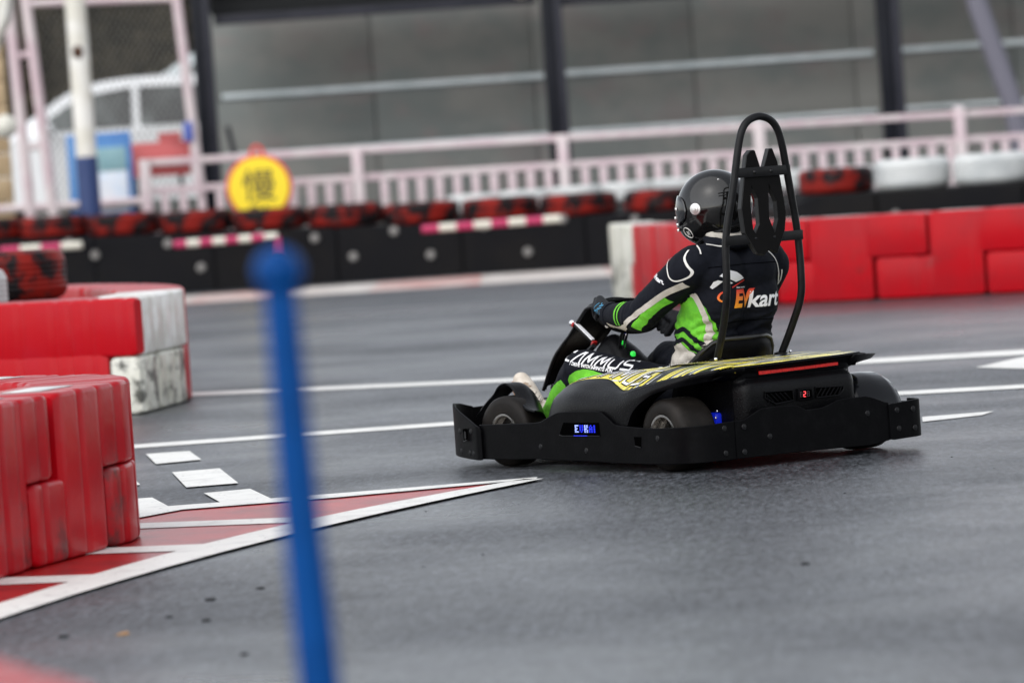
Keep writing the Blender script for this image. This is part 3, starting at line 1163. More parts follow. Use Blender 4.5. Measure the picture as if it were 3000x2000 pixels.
# tall frame with wire mesh, left
t = thing('mesh_gate_frame', 'tall pink steel frame with wire mesh left of the dark column', 'gate')
B().tube([(-5.91, 58, 3.9), (-5.79, 58, 0)], .07, 10).out('frame_post', 'pink', t)
B().tube([(-5.70, 58, 3.9), (-5.47, 58, 0)], .07, 10).out('frame_post', 'pink', t)
B().tube([(-3.85, 58, 3.9), (-3.70, 58, 1.15)], .065, 10).out('frame_post', 'pink', t)
B().tube([(-5.69, 58, 3.64), (-3.86, 58, 3.58)], .05, 10).out('frame_rail', 'pink', t)
for z in (3.0, 1.86, .95):
    B().tube([(-5.88, 58, z), (-5.62, 58, z + .03)], .04, 8).out('rung', 'pink', t)
B().tube([(-6.4, 58, 1.14), (-4.4, 58, 1.12)], .05, 8).out('frame_rail', 'pink', t)
b = B()
for k in range(70):
    x = -7.4 + k * .075
    for sgn in (1, -1):
        # clip each diagonal wire to the opening
        p0 = Vector((x, 58.22, 1.1))
        ln = 2.5
        dx = sgn * ln * .62
        ts = [0, 1]
        lo_, hi_ = 0.0, 1.0
        for lim, s_ in ((-5.6, 1), (-3.84, -1)):
            if dx != 0:
                tt = (lim - x) / dx
                if (dx > 0) == (s_ > 0):
                    lo_ = max(lo_, tt)
                else:
                    hi_ = min(hi_, tt)
        if hi_ - lo_ > .03:
            a = p0 + Vector((dx, 0, ln)) * lo_
            c = p0 + Vector((dx, 0, ln)) * hi_
            b.tube([a, c], .0055, 3, caps=False)
tag(b.out('wire_mesh', 'wire', t, smooth=False), kind='stuff')

# white pole with navy foot
t = thing('painted_pole', 'white pole with a navy blue foot and a rusty patch, left of the blue board', 'pole')
B().lathe([(.125, 1.70), (.125, 4.2), (.001, 4.21)], (-4.985, 56.9, 0), (0, 0, 1), 20).out('white_shaft', 'white', t)
B().lathe([(.135, 0.0), (.135, 1.70), (.125, 1.705)], (-4.985, 56.9, 0), (0, 0, 1), 20).out('navy_foot', 'navy', t)
B().ball((-4.99, 56.79, 2.97), (.07, .05, .09), 10).out('rusty_bracket', 'rust', t)

# boards
t = thing('notice_board', 'blue framed notice board with white and teal sheets, behind the white pole', 'notice board')
B().box((-4.93, 58.12, 1.38), (.80, .05, 1.22), None, .01).out('board_panel', 'blueboard', t)
B().box((-4.88, 58.08, 1.66), (.56, .03, .30), None, .005).out('teal_sheet', 'boardteal', t)
B().box((-4.86, 58.08, 1.26), (.52, .03, .50), None, .005).out('white_sheet', 'boardwhite', t)
B().box((-4.85, 58.08, .93), (.6, .03, .08), None, .005).out('white_sheet', 'boardwhite', t)
for x in (-5.2, -4.65):
    B().box((x, 58.17, .45), (.05, .05, .9), None, .005).out('leg', 'steel', t)
t = thing('brick_red_panel', 'brick red panel fixed behind the gate frame, right of the blue board', 'panel')
B().box((-4.20, 58.14, 1.62), (.78, .05, .42), None, .01).out('panel', 'redboard', t)
B().box((-4.05, 58.13, 1.88), (.28, .04, .12), None, .01).out('panel_tab', 'redboard', t)
for x in (-4.5, -3.95):
    B().box((x, 58.19, .75), (.05, .03, 1.4), None, .005).out('leg', 'steel', t)
o = B().box((-3.80, 57.9, 1.93), (.12, .03, .24), None, .01).out('blue_tag', 'bluetag')
tag(o, 'small blue and white tag hanging on the right post of the gate frame', 'tag')

# round yellow sign
t = thing('round_sign', 'round yellow sign with a red rim and a black character, behind the tyres', 'sign', (-2.93, 57.0, 0))
B().lathe([(.0001, .02), (.355, .02), (.40, .012), (.405, 0), (.40, -.02), (.0001, -.02)], (0, 0, 1.19), (0, -1, 0), 40).out('red_disc', 'signred', t)
B().lathe([(.0001, .032), (.362, .032), (.366, .02)], (0, 0, 1.19), (0, -1, 0), 40).out('yellow_face', 'yellow', t)
B().tube([(-.08, 0, 1.56), (-.06, 0, 1.66), (.0, 0, 1.70), (.06, 0, 1.66), (.08, 0, 1.56)], .022, 8).out('handle', 'signred', t)
B().tube([(0, .03, 0), (0, .03, 1.1)], .03, 8).out('post', 'steel', t)
vs, fs = text2d('慢', .42, bold=.002)
o = mesh('character', [(x - .21, -.036, 1.20 + y - .14) for x, y in vs], fs, 'signink', t, smooth=False)
solid(o, .003, 0)
vs, fs = text2d('駛', .30, bold=.004)
o = mesh('character', [(x - .15, -.036, .84 + y - .12) for x, y in vs], fs, 'signink', t, smooth=False)
solid(o, .003, 0)

# columns, beam, wall
for lb, xa, xb, wd in (('dark steel column right of the pink gate frame', -3.82, -3.78, .27), ('dark steel column in the middle of the far wall', .80, .83, .30), ('dark steel column in the far wall right of the roll hoop', 5.22, 5.25, .33)):
    t = thing('steel_column', lb, 'column', ((xa + xb) / 2, 62, 0), 0, 'dark steel columns in front of the concrete wall')
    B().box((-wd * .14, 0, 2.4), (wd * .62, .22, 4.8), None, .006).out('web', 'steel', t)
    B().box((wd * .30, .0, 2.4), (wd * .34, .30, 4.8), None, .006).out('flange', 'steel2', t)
    if xa > -3:
        continue
    B().tube([(.25, 0, 2.0), (.62, 0, .0)], .035, 8).out('brace', 'steel2', t)
t = thing('beam', 'dark horizontal steel beam across the top of the concrete wall', 'beam')
for i in range(5):
    x0 = -3.66 + i * 4.47
    B().box((x0 + 2.16, 62.15, 3.40 - i * .06), (4.26, .2, .12), None, .008).out('beam_section', 'steel2', t)
t = thing('roof_edge', 'roof underside painted black for its shadow, above the concrete wall', 'roof')
for i in range(5):
    x0 = -3.66 + i * 4.47
    B().box((x0 + 2.2, 63.2, 3.62), (4.44, 1.6, .28), None, .008).out('soffit_panel', 'dkroof', t)
B().box((5.4, 62.3, 3.83), (18.5, .3, .10), None, .01).out('fascia', 'pipe', t)
for lb, x in (('cream lamp beside the top of the middle dark column', .43), ('cream lamp under the roof edge, upper right of the picture', 4.85)):
    t = thing('ceiling_lamp', lb, 'lamp', (x, 61.6, 3.50 if x < 1 else 3.36), 0, 'cream lamps below the roof')
    B().ball((0, 0, 0), (.13, .12, .10), 14).out('lamp_shade', 'cream', t)
    B().tube([(0, 0, .08), (0, 0, .5)], .02, 8).out('stem', 'pipe', t)
t = thing('concrete_wall', 'long grey weathered concrete wall behind the railing', 'wall')
B().box((5.8, 64.85, 1.8), (19.7, .2, 3.6)).out('wall_backing', 'conc', t)  # backing added to block sky light at the panel joints
for i in range(9):
    for j, (za, zb) in enumerate(((0, 1.55), (1.56, 2.36), (2.37, 3.6))):
        B().box((-2.75 + i * 2.2, 64.6 + (i % 2) * .006, (za + zb) / 2), (2.185, .2, zb - za), None, .012).out('wall_panel', 'conc', t)
for k, (z0, z1) in enumerate(((2.41, 2.40), (1.62, 1.61))):
    for i in range(4):
        x0 = -3.68 + i * 4.47
        if k == 1 and i == 0:
            pass
        t = thing('wall_rail', ['pale galvanised rail on the wall, upper left bay', 'pale galvanised rail on the wall, upper middle bay', 'pale galvanised rail on the wall, upper right bay', 'pale galvanised upper rail past the right picture edge',
                                'pale galvanised rail just above the pink railing, left bay', 'pale galvanised rail just above the pink railing, middle bay', 'pale galvanised lower rail at the right picture edge', 'pale galvanised lower rail past the right picture edge'][k * 4 + i], 'rail', (0, 0, 0), 0, 'galvanised rails on the concrete wall')
        B().tube([(x0, 63.6, z0), (x0 + 4.36, 63.6, z1)], .045 if k == 0 else .03, 10).out('tube', 'pipe', t)
        for xx in (x0 + .3, x0 + 4.0):
            B().tube([(xx, 63.6, z0), (xx, 64.5, z0)], .02, 6).out('bracket', 'pipe', t)
t = thing('diagonal_strut', 'grey slanting strut near the top right corner of the picture', 'strut')
B().tube([(6.22, 61, 3.9), (6.33, 61, 2.9), (6.72, 61, 1.5)], .14, 14).out('strut_tube', 'strut', t)
B().tube([(6.72, 61, 1.5), (6.9, 61, 0)], .14, 14).out('strut_foot', 'strut', t)

# dark backdrop to the left of the wall: planted bank with leaves
b = B()
rs = random.Random(3)
for k in range(2600):
    c = Vector((rs.uniform(-14, -3.9), rs.uniform(70, 73), rs.uniform(0, 5.2)))
    d = Vector((rs.gauss(0, 1), rs.gauss(0, 1), rs.gauss(0, 1))).normalized()
    e = d.orthogonal().normalized() * rs.uniform(.06, .16)
    g = d.cross(e).normalized() * rs.uniform(.06, .16)
    b.add([c - e, c + g * .6, c + e, c - g * .6], [(0, 1, 2, 3)])
o = b.out('hedge', 'hedge', None, smooth=False)
tag(o, 'dark leafy hedge behind the parked cars, seen through the wire mesh', 'hedge', kind='stuff')
t = thing('shed_wall', 'dark timber wall closing the car park behind the hedge', 'wall')
B().box((-8.3, 73.8, 2.7), (10.1, .1, 5.4)).out('wall_backing', 'hedge', t)  # backing added so no sky light shows between the planks
for i in range(14):
    B().box((-13 + i * .72, 73.6, 2.7), (.70, .1, 5.4), None, .01).out('plank', 'hedge', t)
t = thing('boarded_hut', 'tan boarded hut wall at the left picture edge', 'hut')
for i in range(12):
    B().box((-7.42, 59.3, .15 + i * .305), (2.55, .12, .295), None, .01).out('board', 'tan', t)


# ================================================================ parked cars
def make_car(name, label, X, Y, flip, paint, s=1.0, dz=0):
    t = thing(name, label, 'car', (X, Y, dz), 0, 'cars parked beyond the gate frame')
    # side profile nose to the left
    lo_ = [(-2.2, .35), (-2.25, .62), (-2.15, .88), (-1.55, 1.02), (-1.05, 1.08), (1.7, 1.10), (2.15, 1.0), (2.22, .6), (2.15, .3)]
    up_ = [(-1.15, 1.06), (-.75, 1.33), (-.30, 1.58), (.3, 1.66), (1.1, 1.64), (1.7, 1.50), (2.0, 1.08)]
    W = .86

    def loft(prof, w0, w1, zmid):
        rows = []
        P = catmull([(x, 0, z) for x, z in prof], 4)
        for yv, k in ((-1, 0), (-.94, 1), (0, 2), (.94, 1), (1, 0)):
            row = []
            for p in P:
                wd = w0 + (w1 - w0) * max(0, min(1, (p.z - zmid) / .6))
                ins = (.04 if k == 0 else 0)
                row.append(Vector((p.x * (1 - ins * .1), yv * wd, p.z - ins * .5)))
            rows.append(row)
        return rows
    b = B().grid(loft(lo_, W, W, 1))
    n = len(catmull([(x, 0, z) for x, z in lo_], 4))
    b.f.append(tuple(range(n)))
    b.f.append(tuple(range(4 * n, 5 * n)))
    b.out('body', paint, t)
    b = B().grid(loft(up_, W * .96, W * .74, 1.06))
    n = len(catmull([(x, 0, z) for x, z in up_], 4))
    b.f.append(tuple(range(n)))
    b.f.append(tuple(range(4 * n, 5 * n)))
    b.out('cabin', paint, t)
    for (poly, nm) in (([(-.72, 1.12), (-.62, 1.27), (-.28, 1.48), (.28, 1.55), (.28, 1.12)], 'side_window'), ([(.36, 1.12), (.36, 1.55), (1.05, 1.53), (1.45, 1.44), (1.62, 1.12)], 'side_window')):
        for sd in (-1, 1):
            yy = lambda z: sd * (W * .96 - (W * .22) * (z - 1.06) / .6 + .004)
            vs = [(x, yy(z), z) for x, z in poly]
            o = mesh(nm, vs, [tuple(range(len(vs)))], 'carglass', t, smooth=False)
            solid(o, .012, 0)
    o = mesh('windscreen', [(-1.12, -.66, 1.10), (-1.12, .66, 1.10), (-.36, .56, 1.565), (-.36, -.56, 1.565)], [(0, 1, 2, 3)], 'carglass', t, smooth=False)
    solid(o, .02, 0)
    for x in (-1.45, 1.4):
        for sd in (-1, 1):
            wh = B().lathe([(.0001, .1), (.30, .1), (.33, .06), (.33, -.1), (.0001, -.1)], (x, sd * .78, .33), (0, sd, 0), 24).out('wheel', 'rubber', t)
            B().lathe([(.0001, .115), (.10, .11), (.21, .104), (.22, .095)], (x, sd * .78, .33), (0, sd, 0), 20).out('rim', 'alu', wh)
    B().ball((-.62, -.98, 1.14), (.07, .1, .07), 10).out('mirror', paint, t)
    for sd in (-1, 1):
        B().ball((-2.12, sd * .62, .80), (.10, .17, .08), 10).out('headlight', 'pipe', t)
    t.scale = (s, s, s)
    if flip:
        t.rotation_euler = (0, 0, math.pi)
    return t


make_car('parked_car', 'white car parked nearest behind the gate frame, its roof and side windows in view', -5.45, 66.9, False, 'carwhite', 1.28, .70)
make_car('parked_car', 'second pale car parked behind the white one, only its roof edge in view', -3.4, 68.6, False, 'pipe', 1.25, 1.35)
o = B().box((-6.5, 67.2, .38), (9, 6.4, .76), None, .02).out('raised_car_park', 'conc')
tag(o, kind='structure')
o = B().box((-6.5, 72.2, .66), (9, 3.4, 1.32), None, .02).out('car_park_ramp', 'conc')
tag(o, kind='structure')
bpy.data.objects['parked_car.001'].location = (-3.9, 71.9, 1.33)
bpy.data.objects['parked_car.001'].location.y = 71.2

# left edge round lamp and white canopy
t = thing('ball_post', 'white ball on a bracket at the left picture edge', 'ball finial', (0, 0, 0))
B().ball((-5.22, 50, 2.05), .13, 20).out('ball', 'white', t)
B().tube([(-5.30, 50, 2.05), (-6.2, 50, 2.0), (-6.2, 50, 0)], .04, 10).out('bracket', 'white', t)
t = thing('white_canopy', 'white slanted canopy edge in the top left corner', 'canopy', (0, 0, 0))
b = B()
b.prism([(-5.05, 3.6), (-5.13, 3.2), (-5.42, 2.62), (-6.6, 2.5), (-6.6, 3.6)], lambda u, v: (u, 50, v), (0, .6, 0))
b.out('canopy_sheet', 'white', t, smooth=False)
B().tube([(-6.5, 50.3, 2.55), (-6.5, 50.3, 0)], .04, 8).out('canopy_post', 'white', t)

# ================================================================ blue pole in front
t = thing('blue_pole', 'out of focus bright blue pole with a ball top in the foreground', 'pole', (-.33, 7.2, 0))
B().tube([(-.020, 0, 1.23), (-.013, 0, .9), (-.002, 0, .6), (.005, 0, 0)], [.026, .030, .033, .036], 20).out('shaft', 'polebl', t)
B().ball((-.020, 0, 1.243), .039, 20).out('ball_top', 'polebl', t)
B().lathe([(.0001, .03), (.12, .028), (.14, 0)], (.005, 0, 0), (0, 0, 1), 24).out('foot_plate', 'polebl', t)

o = mesh('fallen_leaf', [(-.035, 0, .004), (-.01, .02, .014), (.03, .012, .020), (.05, 0, .008), (.02, -.02, .006)], [(0, 1, 2, 3, 4)], 'leaf', smooth=False)
o.location = (-1.264, 14.43, 0)
o.scale = (.55, .5, .6)
solid(o, .002)
tag(o, 'small dry brown leaf lying on the asphalt in the lower left', 'leaf')
b = B()
rs = random.Random(5)
for (x, y, r_) in ((-1.05, 15.4, .013), (-1.15, 14.9, .009), (-1.45, 14.5, .012), (-1.02, 14.7, .011), (-.9, 15.7, .01), (-.84, 13.6, .009), (-1.6, 13.9, .009), (.9, 15.2, .01), (1.9, 16.5, .012)) + tuple((rs.uniform(-2, 3.2), rs.uniform(12.5, 20), rs.uniform(.0015, .0045)) for _ in range(45)):
    b.ball((x, y, r_ * .3), (r_ * 1.6, r_ * 1.2, r_ * .6), 6)
tag(b.out('pebbles', 'rubber'), 'scattered dark grit and pebbles on the asphalt', 'grit', kind='stuff')

# ================================================================ go kart (x forward, y left)
KLOC, KRZ = (1.0952, 20.2262, 0), R(125)
K = thing('go_kart', 'black electric go kart with yellow graphics and a tall roll hoop, cornering on wet asphalt', 'go kart', KLOC, KRZ)


def sstep(a, b_, x):
    t_ = max(0, min(1, (x - a) / (b_ - a)))
    return t_ * t_ * (3 - 2 * t_)


def belt(name, pts, mt='plasticdry', k=6, th=.012, parent=K):
    """pts (x, y, ztop, zbot) going clockwise seen from above keeps the outside outward"""
    P = []
    base = [Vector((p[0], p[1], 0)) for p in pts]
    tz = [Vector((p[2], p[3], 0)) for p in pts]
    cb = catmull(base, k)
    # heights interpolate linearly with eased ends so that corners of the profile stay crisp
    hs_ = []
    for i in range(len(pts) - 1):
        for q in range(k):
            t_ = q / k
            hs_.append(tz[i].lerp(tz[i + 1], t_))
    hs_.append(tz[-1])
    hs2 = [hs_[0]] + [(hs_[i - 1] + hs_[i] * 2 + hs_[i + 1]) / 4 for i in range(1, len(hs_) - 1)] + [hs_[-1]]
    rows = []
    n = len(cb)
    b = B()
    for i, p in enumerate(cb):
        t_ = (cb[min(i + 1, n - 1)] - cb[max(i - 1, 0)]).normalized()
        nr = Vector((-t_.y, t_.x, 0))
        zt, zb = hs2[i].x, hs2[i].y
        e = .003
        sec = []
        for (o_, z_) in ((0, zb + e), (0, zb + (zt - zb) * .33), (0, zb + (zt - zb) * .66), (0, zt - e), (e, zt), (th - e, zt), (th, zt - e), (th, zb + e), (th - e, zb), (e, zb)):
            q = p - nr * o_
            sec.append(Vector((q.x, q.y, z_)))
        rows.append(sec + [sec[0]])
    b.grid(rows)
    b.f.append(tuple(range(10)))
    b.f.append(tuple((n - 1) * 11 + i for i in range(10)))
    return b.out(name, mt, parent, angle=35), cb, hs2


# left side: path from front to rear with the outside on the left of travel? rear->front keeps outside left
side_pts = [(-.28, .40, .207, .045), (-.275, .47, .205, .044), (-.245, .55, .20, .042), (-.18, .61, .197, .041), (-.08, .633, .194, .04), (.06, .635, .192, .038), (.265, .635, .203, .040), (.31, .635, .220, .04), (.355, .635, .246, .042), (.41, .635, .264, .044),
            (.61, .635, .262, .046), (.70, .635, .257, .047), (.76, .635, .240, .048), (.83, .635, .215, .049), (.90, .635, .209, .05), (1.05, .635, .205, .046), (1.20, .633, .201, .044), (1.315, .628, .198, .043)]
ob, _, _ = belt('side_bumper', side_pts)
ob['label'] = 'left side bumper belt with a raised middle'
belt('corner_plate', [(1.70, .40, .26, .06), (1.675, .48, .279, .055), (1.62, .555, .287, .052), (1.54, .592, .262, .047), (1.42, .622, .225, .042), (1.33, .643, .196, .040), (1.30, .643, .186, .040), (1.285, .641, .17, .046)][::-1])[0]['label'] = 'angled front corner plate of the bumper'
rear_pts = [(-.285, -.42, .212, .050), (-.285, -.40, .216, .047), (-.285, -.35, .236, .040), (-.285, -.30, .250, .036), (-.285, -.22, .250, .038), (-.285, -.15, .247, .040), (-.285, -.10, .232, .041), (-.285, -.05, .220, .042), (-.285, .027, .219, .043),
            (-.285, .06, .232, .043), (-.285, .096, .245, .044), (-.285, .20, .249, .044), (-.285, .273, .247, .045), (-.285, .32, .228, .045), (-.285, .37, .208, .045), (-.283, .42, .2065, .0455)]
belt('rear_bumper', rear_pts)[0]['label'] = 'rear bumper with a notch under the display'
belt('end_plate', [(-.16, -.640, .213, .055), (-.22, -.635, .213, .053), (-.27, -.605, .213, .052), (-.288, -.56, .212, .051), (-.292, -.50, .209, .050), (-.292, -.44, .206, .048), (-.292, -.415, .203, .052)])[0]['label'] = 'folded end plate at the rear right corner'
belt('side_bumper', [(1.62, -.555, .25, .05), (1.3, -.635, .20, .045), (.7, -.635, .21, .05), (.2, -.635, .20, .05), (-.2, -.636, .20, .05)])
belt('front_bumper', [(1.70, .40, .255, .06), (1.74, 0, .26, .06), (1.70, -.40, .26, .06), (1.62, -.555, .25, .05)])

# screws on the bumper
scr = [(.84, .626 + .009, .105), (.50, .635, .092), (-.02, .635, .15), (1.50, .604, .075), (1.40, .628, .07), (1.505, .603, .165), (1.372, .635, .168), (1.355, .638, .068)]
for p in scr:
    B().lathe([(.0001, .004), (.006, .003), (.011, .0025), (.013, 0)], p, (0, 1, 0), 12).out('screw', 'lip', K)
for (y, z) in ((.47, .180), (.375, .178), (.47, .075), (.38, .072), (.24, .125), (-.30, .175)):
    B().lathe([(.0001, .004), (.006, .003), (.011, .0025), (.013, 0)], (-.286 if y < .42 else -.274, y, z), (-1, 0, 0), 12).out('screw', 'lip', K)
for (y, z) in ((-.46, .175), (-.55, .172), (-.465, .095), (-.555, .09)):
    B().lathe([(.0001, .004), (.006, .003), (.011, .0025), (.013, 0)], (-.292, y, z), (-1, 0, 0), 12).out('screw', 'lip', K)

# square slots as black patches painting their inner shade, with lighter lower lips
for (xa, xb, za, zb, y0) in ((.145, .095, .155, .110, .637),):
    t_ = B().prism([(xa, za), (xb, za), (xb + .006, zb), (xa - .004, zb + .006)], lambda u, v: (u, y0, v), (0, -.006, 0)).out('slot_shade_patch', 'hole', K, smooth=False)
    B().tube([(xa - .004, y0, zb + .006), (xb + .006, y0, zb)], .0025, 6).out('slot_lip', 'lip', t_)
t_ = B().prism([(1.447, .178), (1.405, .181), (1.402, .130), (1.440, .122)], lambda u, v: (u, .634 + (1.42 - u) * .25, v), (0, -.006, 0)).out('slot_shade_patch', 'hole', K, smooth=False)
B().prism([(1.425, .168), (1.408, .166), (1.408, .138), (1.424, .132)], lambda u, v: (u, .6365 + (1.42 - u) * .25, v), (0, -.004, 0)).out('slot_backing', 'lip', t_, smooth=False)
B().tube([(1.442, .630, .122), (1.402, .640, .129)], .0025, 6).out('slot_lip', 'lip', t_)

# illuminated name window
wn = B().prism([(.685, .166), (.655, .212), (.395, .214), (.392, .157), (.665, .155)], lambda u, v: (u, .6375, v), (0, -.004, 0)).out('name_window', 'hole', K, smooth=False)
B().tube([(.690, .6385, .158), (.665, .6385, .1545), (.39, .6385, .1565)], .002, 6).out('window_lip', 'lip', wn)
B().tube([(.58, .6395, .1565), (.48, .6395, .1570)], .0014, 6).out('lit_edge', 'ledblue', wn)
LED = {'E': ["111", "100", "110", "100", "111"], 'V': ["101", "101", "101", "101", "010"], 'K': ["101", "101", "110", "101", "101"], 'A': ["010", "101", "111", "101", "101"], 'R': ["110", "101", "110", "101", "101"]}
xx = .562
for ci, ch in enumerate("EVKAR"):
    b = B()
    g = LED[ch]
    for r_ in range(5):
        for cc in range(3):
            if g[r_][cc] == '1' and not (ci == 4 and cc > 0):
                b.box((xx - cc * .0082, .6395, .2010 - r_ * .0068), (.0058, .004, .0050))
    b.out('letter', 'ledwhite' if ci in (0, 2) else 'ledblue', wn, smooth=False)
    xx -= .0345

# ---- side pod / rear mudguard body
S = [
    [(.98, .33, .357), (.93, .38, .360), (.88, .43, .357), (.855, .49, .335), (.845, .55, .29), (.865, .58, .17)],
    [(.84, .34, .380), (.81, .40, .382), (.79, .455, .374), (.775, .51, .350), (.77, .575, .295), (.78, .60, .17)],
    [(.70, .34, .397), (.68, .41, .399), (.66, .475, .387), (.65, .535, .357), (.645, .600, .300), (.65, .605, .17)],
    [(.52, .34, .412), (.51, .42, .411), (.50, .49, .388), (.495, .555, .347), (.49, .610, .290), (.49, .607, .17)],
    [(.40, .34, .420), (.39, .44, .408), (.385, .53, .366), (.38, .580, .334), (.375, .612, .285), (.37, .61, .17)],
    [(.27, .34, .427), (.27, .46, .404), (.27, .575, .347), (.265, .600, .325), (.26, .615, .28), (.25, .612, .17)],
    [(.15, .34, .432), (.15, .47, .413), (.15, .582, .365), (.16, .603, .345), (.17, .613, .31), (.172, .612, .265)],
    [(.02, .34, .436), (.01, .46, .424), (0, .565, .390), (.01, .588, .372), (.03, .60, .352), (.045, .60, .335)],
    [(-.10, .34, .436), (-.11, .44, .430), (-.12, .52, .408), (-.11, .54, .392), (-.09, .55, .376), (-.08, .55, .362)],
    [(-.20, .34, .432), (-.205, .38, .431), (-.205, .42, .425), (-.20, .43, .408), (-.18, .44, .393), (-.17, .44, .380)],
]
FG = smoothgrid(S, 6, 6)
for sgn, lb in ((1, 'left'), (-1, 'right')):
    mir = lambda p: Vector((p.x, p.y * sgn * (.90 if sgn < 0 else 1), p.z))
    rows = [[mir(r_[0]) + Vector((0, -.012 * sgn, -.14)), mir(r_[0]) + Vector((0, -.006 * sgn, -.03))] + [mir(p) for p in r_[:13]] for r_ in FG]
    o = B().grid([r_[1:] for r_ in rows]).out('pod_top', 'graphic', K, angle=60)
    solid(o, .006, 0)
    rows2 = []
    for r_ in (FG if sgn > 0 else FG[:38]):
        rr = [mir(p) for p in r_[12:]]
        e = rr[-1]
        rr += [e + Vector((0, -.02 * sgn, .004)), e + Vector((0, -.10 * sgn, .02))]
        rows2.append(rr)
    o = B().grid(rows2).out('pod_side', 'plastic', K, angle=60)
    solid(o, .006, 0)
    # front closing skin
    fr = [mir(p) for p in FG[0]]
    o = B().grid([fr, [p + Vector((-.05, -.04 * sgn, -.02)) for p in fr], [Vector((p.x - .10, p.y - .10 * sgn, p.z - .05)) for p in fr]]).out('pod_nose', 'plastic', K)
    solid(o, .006, 0)
podtree = None

# ---- rear deck between the pods
rows = []
for i in range(25):
    y = .345 - .69 * i / 24
    tip = sstep(.2, .34, -y)
    zr = .428 + .010 * (i / 24)
    xr = -.225 + (.02 * abs(y / .34) ** 3)
    row = [(.24, y, .40), (.24, y, .434), (.20, y, .440), (.08, y, .443), (-.05, y, .442), (-.15, y, .437 + .002), (xr, y, zr), (xr - .003, y, zr - .008), (xr + .012, y, zr - .024), (-.17, y, .380)]
    rows.append(row)
o = B().grid([r_[:7] for r_ in rows]).out('rear_deck', 'graphic', K, angle=50)
B().grid([r_[6:] for r_ in rows]).out('deck_lip', 'plastic', o, angle=50)
# body below the deck
rows = []
for i in range(49):
    y = -.32 + .64 * i / 48
    e = max(0, (abs(y) - .26) / .06)
    ins = .075 * (1 - math.sqrt(max(0, 1 - min(e, 1) ** 2)))
    prof = [(-.205, .425), (-.198, .412), (-.190, .403), (-.188, .380), (-.182, .372), (-.188, .364), (-.203, .357), (-.217, .345), (-.222, .325), (-.222, .29), (-.220, .25), (-.214, .20), (-.20, .12)]
    rows.append([Vector((x + (ins if z < .37 else ins * .6), y, z - (.010 * min(e, 1) if .3 < z < .37 else 0))) for x, z in prof])
o = B().grid(rows).out('rear_cowl', 'plastic', K, angle=60)
for sgn in (-1, 1):
    B().grid([[(-.15, .32 * sgn, z), (.05, .325 * sgn, z)] for z in (.40, .36, .25, .12)]).out('cowl_side', 'plastic', K)
# wedge under the raised right and left tails of the deck
for sgn in (1, -1):
    b = B()
    rows = []
    for i in range(9):
        t_ = i / 8
        yt = (.30 + .20 * t_) * sgn
        xt = -.222 + .10 * t_ ** 1.6
        zt = .424 - .01 * t_ + (0.006 if sgn < 0 else 0)
        rows.append([Vector((xt, yt, zt)), Vector((xt + .02, yt - .01 * sgn, zt - .02)), Vector((xt + .06, (.30 + .05 * t_) * sgn, .372 - .0 * t_)), Vector((xt + .14, (.29) * sgn, .350))])
    o = B().grid(rows).out('deck_underside', 'plastic', K)
    solid(o, .005, 0)

# red reflector strip, display, vents
rf = B().prism([(.205, .384), (-.226, .390), (-.226, .4025), (.208, .400)], lambda u, v: (-.1935, u, v), (-.005, 0, 0)).out('red_reflector', 'red', K, smooth=False)
for k in range(1, 7):
    yk = .205 - k * .0615
    B().box((-.1992, yk, .394), (.0008, .0014, .015)).out('reflector_joint', 'redbtn', rf, smooth=False)
for sgn, pts in ((1, [(.205, .310), (.055, .306), (.052, .262), (.150, .254), (.205, .285)]), (-1, [(-.225, .300), (-.070, .306), (-.072, .262), (-.195, .262), (-.225, .285)])):
    v_ = B().prism(pts, lambda u, v: (-.222, u, v), (-.0025, 0, 0)).out('vent', 'hole', K, smooth=False)  # black panel on the cowl paints the shade inside the vent
    B().tube([(-.226, y, z) for y, z in pts], .0036, 8, closed=True).out('vent_rim', 'plastic', v_)
    for k in range(6):
        c_ = .075 + k * .024
        y0, y1 = c_, c_ + .035
        p0, p1 = (-.2265, y0 * sgn, .262 if sgn > 0 else .265), (-.2265, min(y1, .20) * sgn, .303)
        if sgn > 0:
            p0, p1 = (-.2265, min(c_ + .0, .19), .268), (-.2265, c_ - .012, .302)
            p0 = (-.2265, c_ - .02, .303)
            p1 = (-.2265, min(c_ + .03, .2), .262)
            p0, p1 = (-.2265, c_ + .028 if c_ + .028 < .198 else .198, .300), (-.2265, c_ - .01, .264)
        else:
            p0, p1 = (-.2265, -(c_ + .03 if c_ + .03 < .215 else .215), .300), (-.2265, -(c_ - .0), .266)
        B().tube([p0, p1], .0035, 6).out('vent_slat', 'plasticdry', v_)
dp = B().box((-.229, -.010, .283), (.016, .082, .054), None, .004).out('display_housing', 'plasticdry', K)
B().box((-.2375, -.010, .284), (.004, .060, .036), None, .001).out('display_glass', 'hole', dp)


def seg7(y0, z0, w_, h_, on, mt, parent, x=-.2405):
    A = {'a': ((0, h_), (w_, h_)), 'g': ((0, h_ / 2), (w_, h_ / 2)), 'd': ((0, 0), (w_, 0)), 'f': ((0, h_ / 2), (0, h_)), 'e': ((0, 0), (0, h_ / 2)), 'b': ((w_, h_ / 2), (w_, h_)), 'c': ((w_, 0), (w_, h_ / 2))}
    b = B()
    for k in on:
        (a0, a1), (b0, b1) = A[k]
        b.tube([(x, y0 - a0, z0 + a1), (x, y0 - b0, z0 + b1)], .0014, 6)
    b.out('digit', mt, parent)


seg7(.0065, .2735, .0105, .021, 'abged', 'ledred', dp)
seg7(-.0135, .2735, .0105, .021, 'abcdefg', 'ledoff', dp)
seg7(.0250, .2735, .0095, .021, 'abcdefg', 'ledoff', dp)


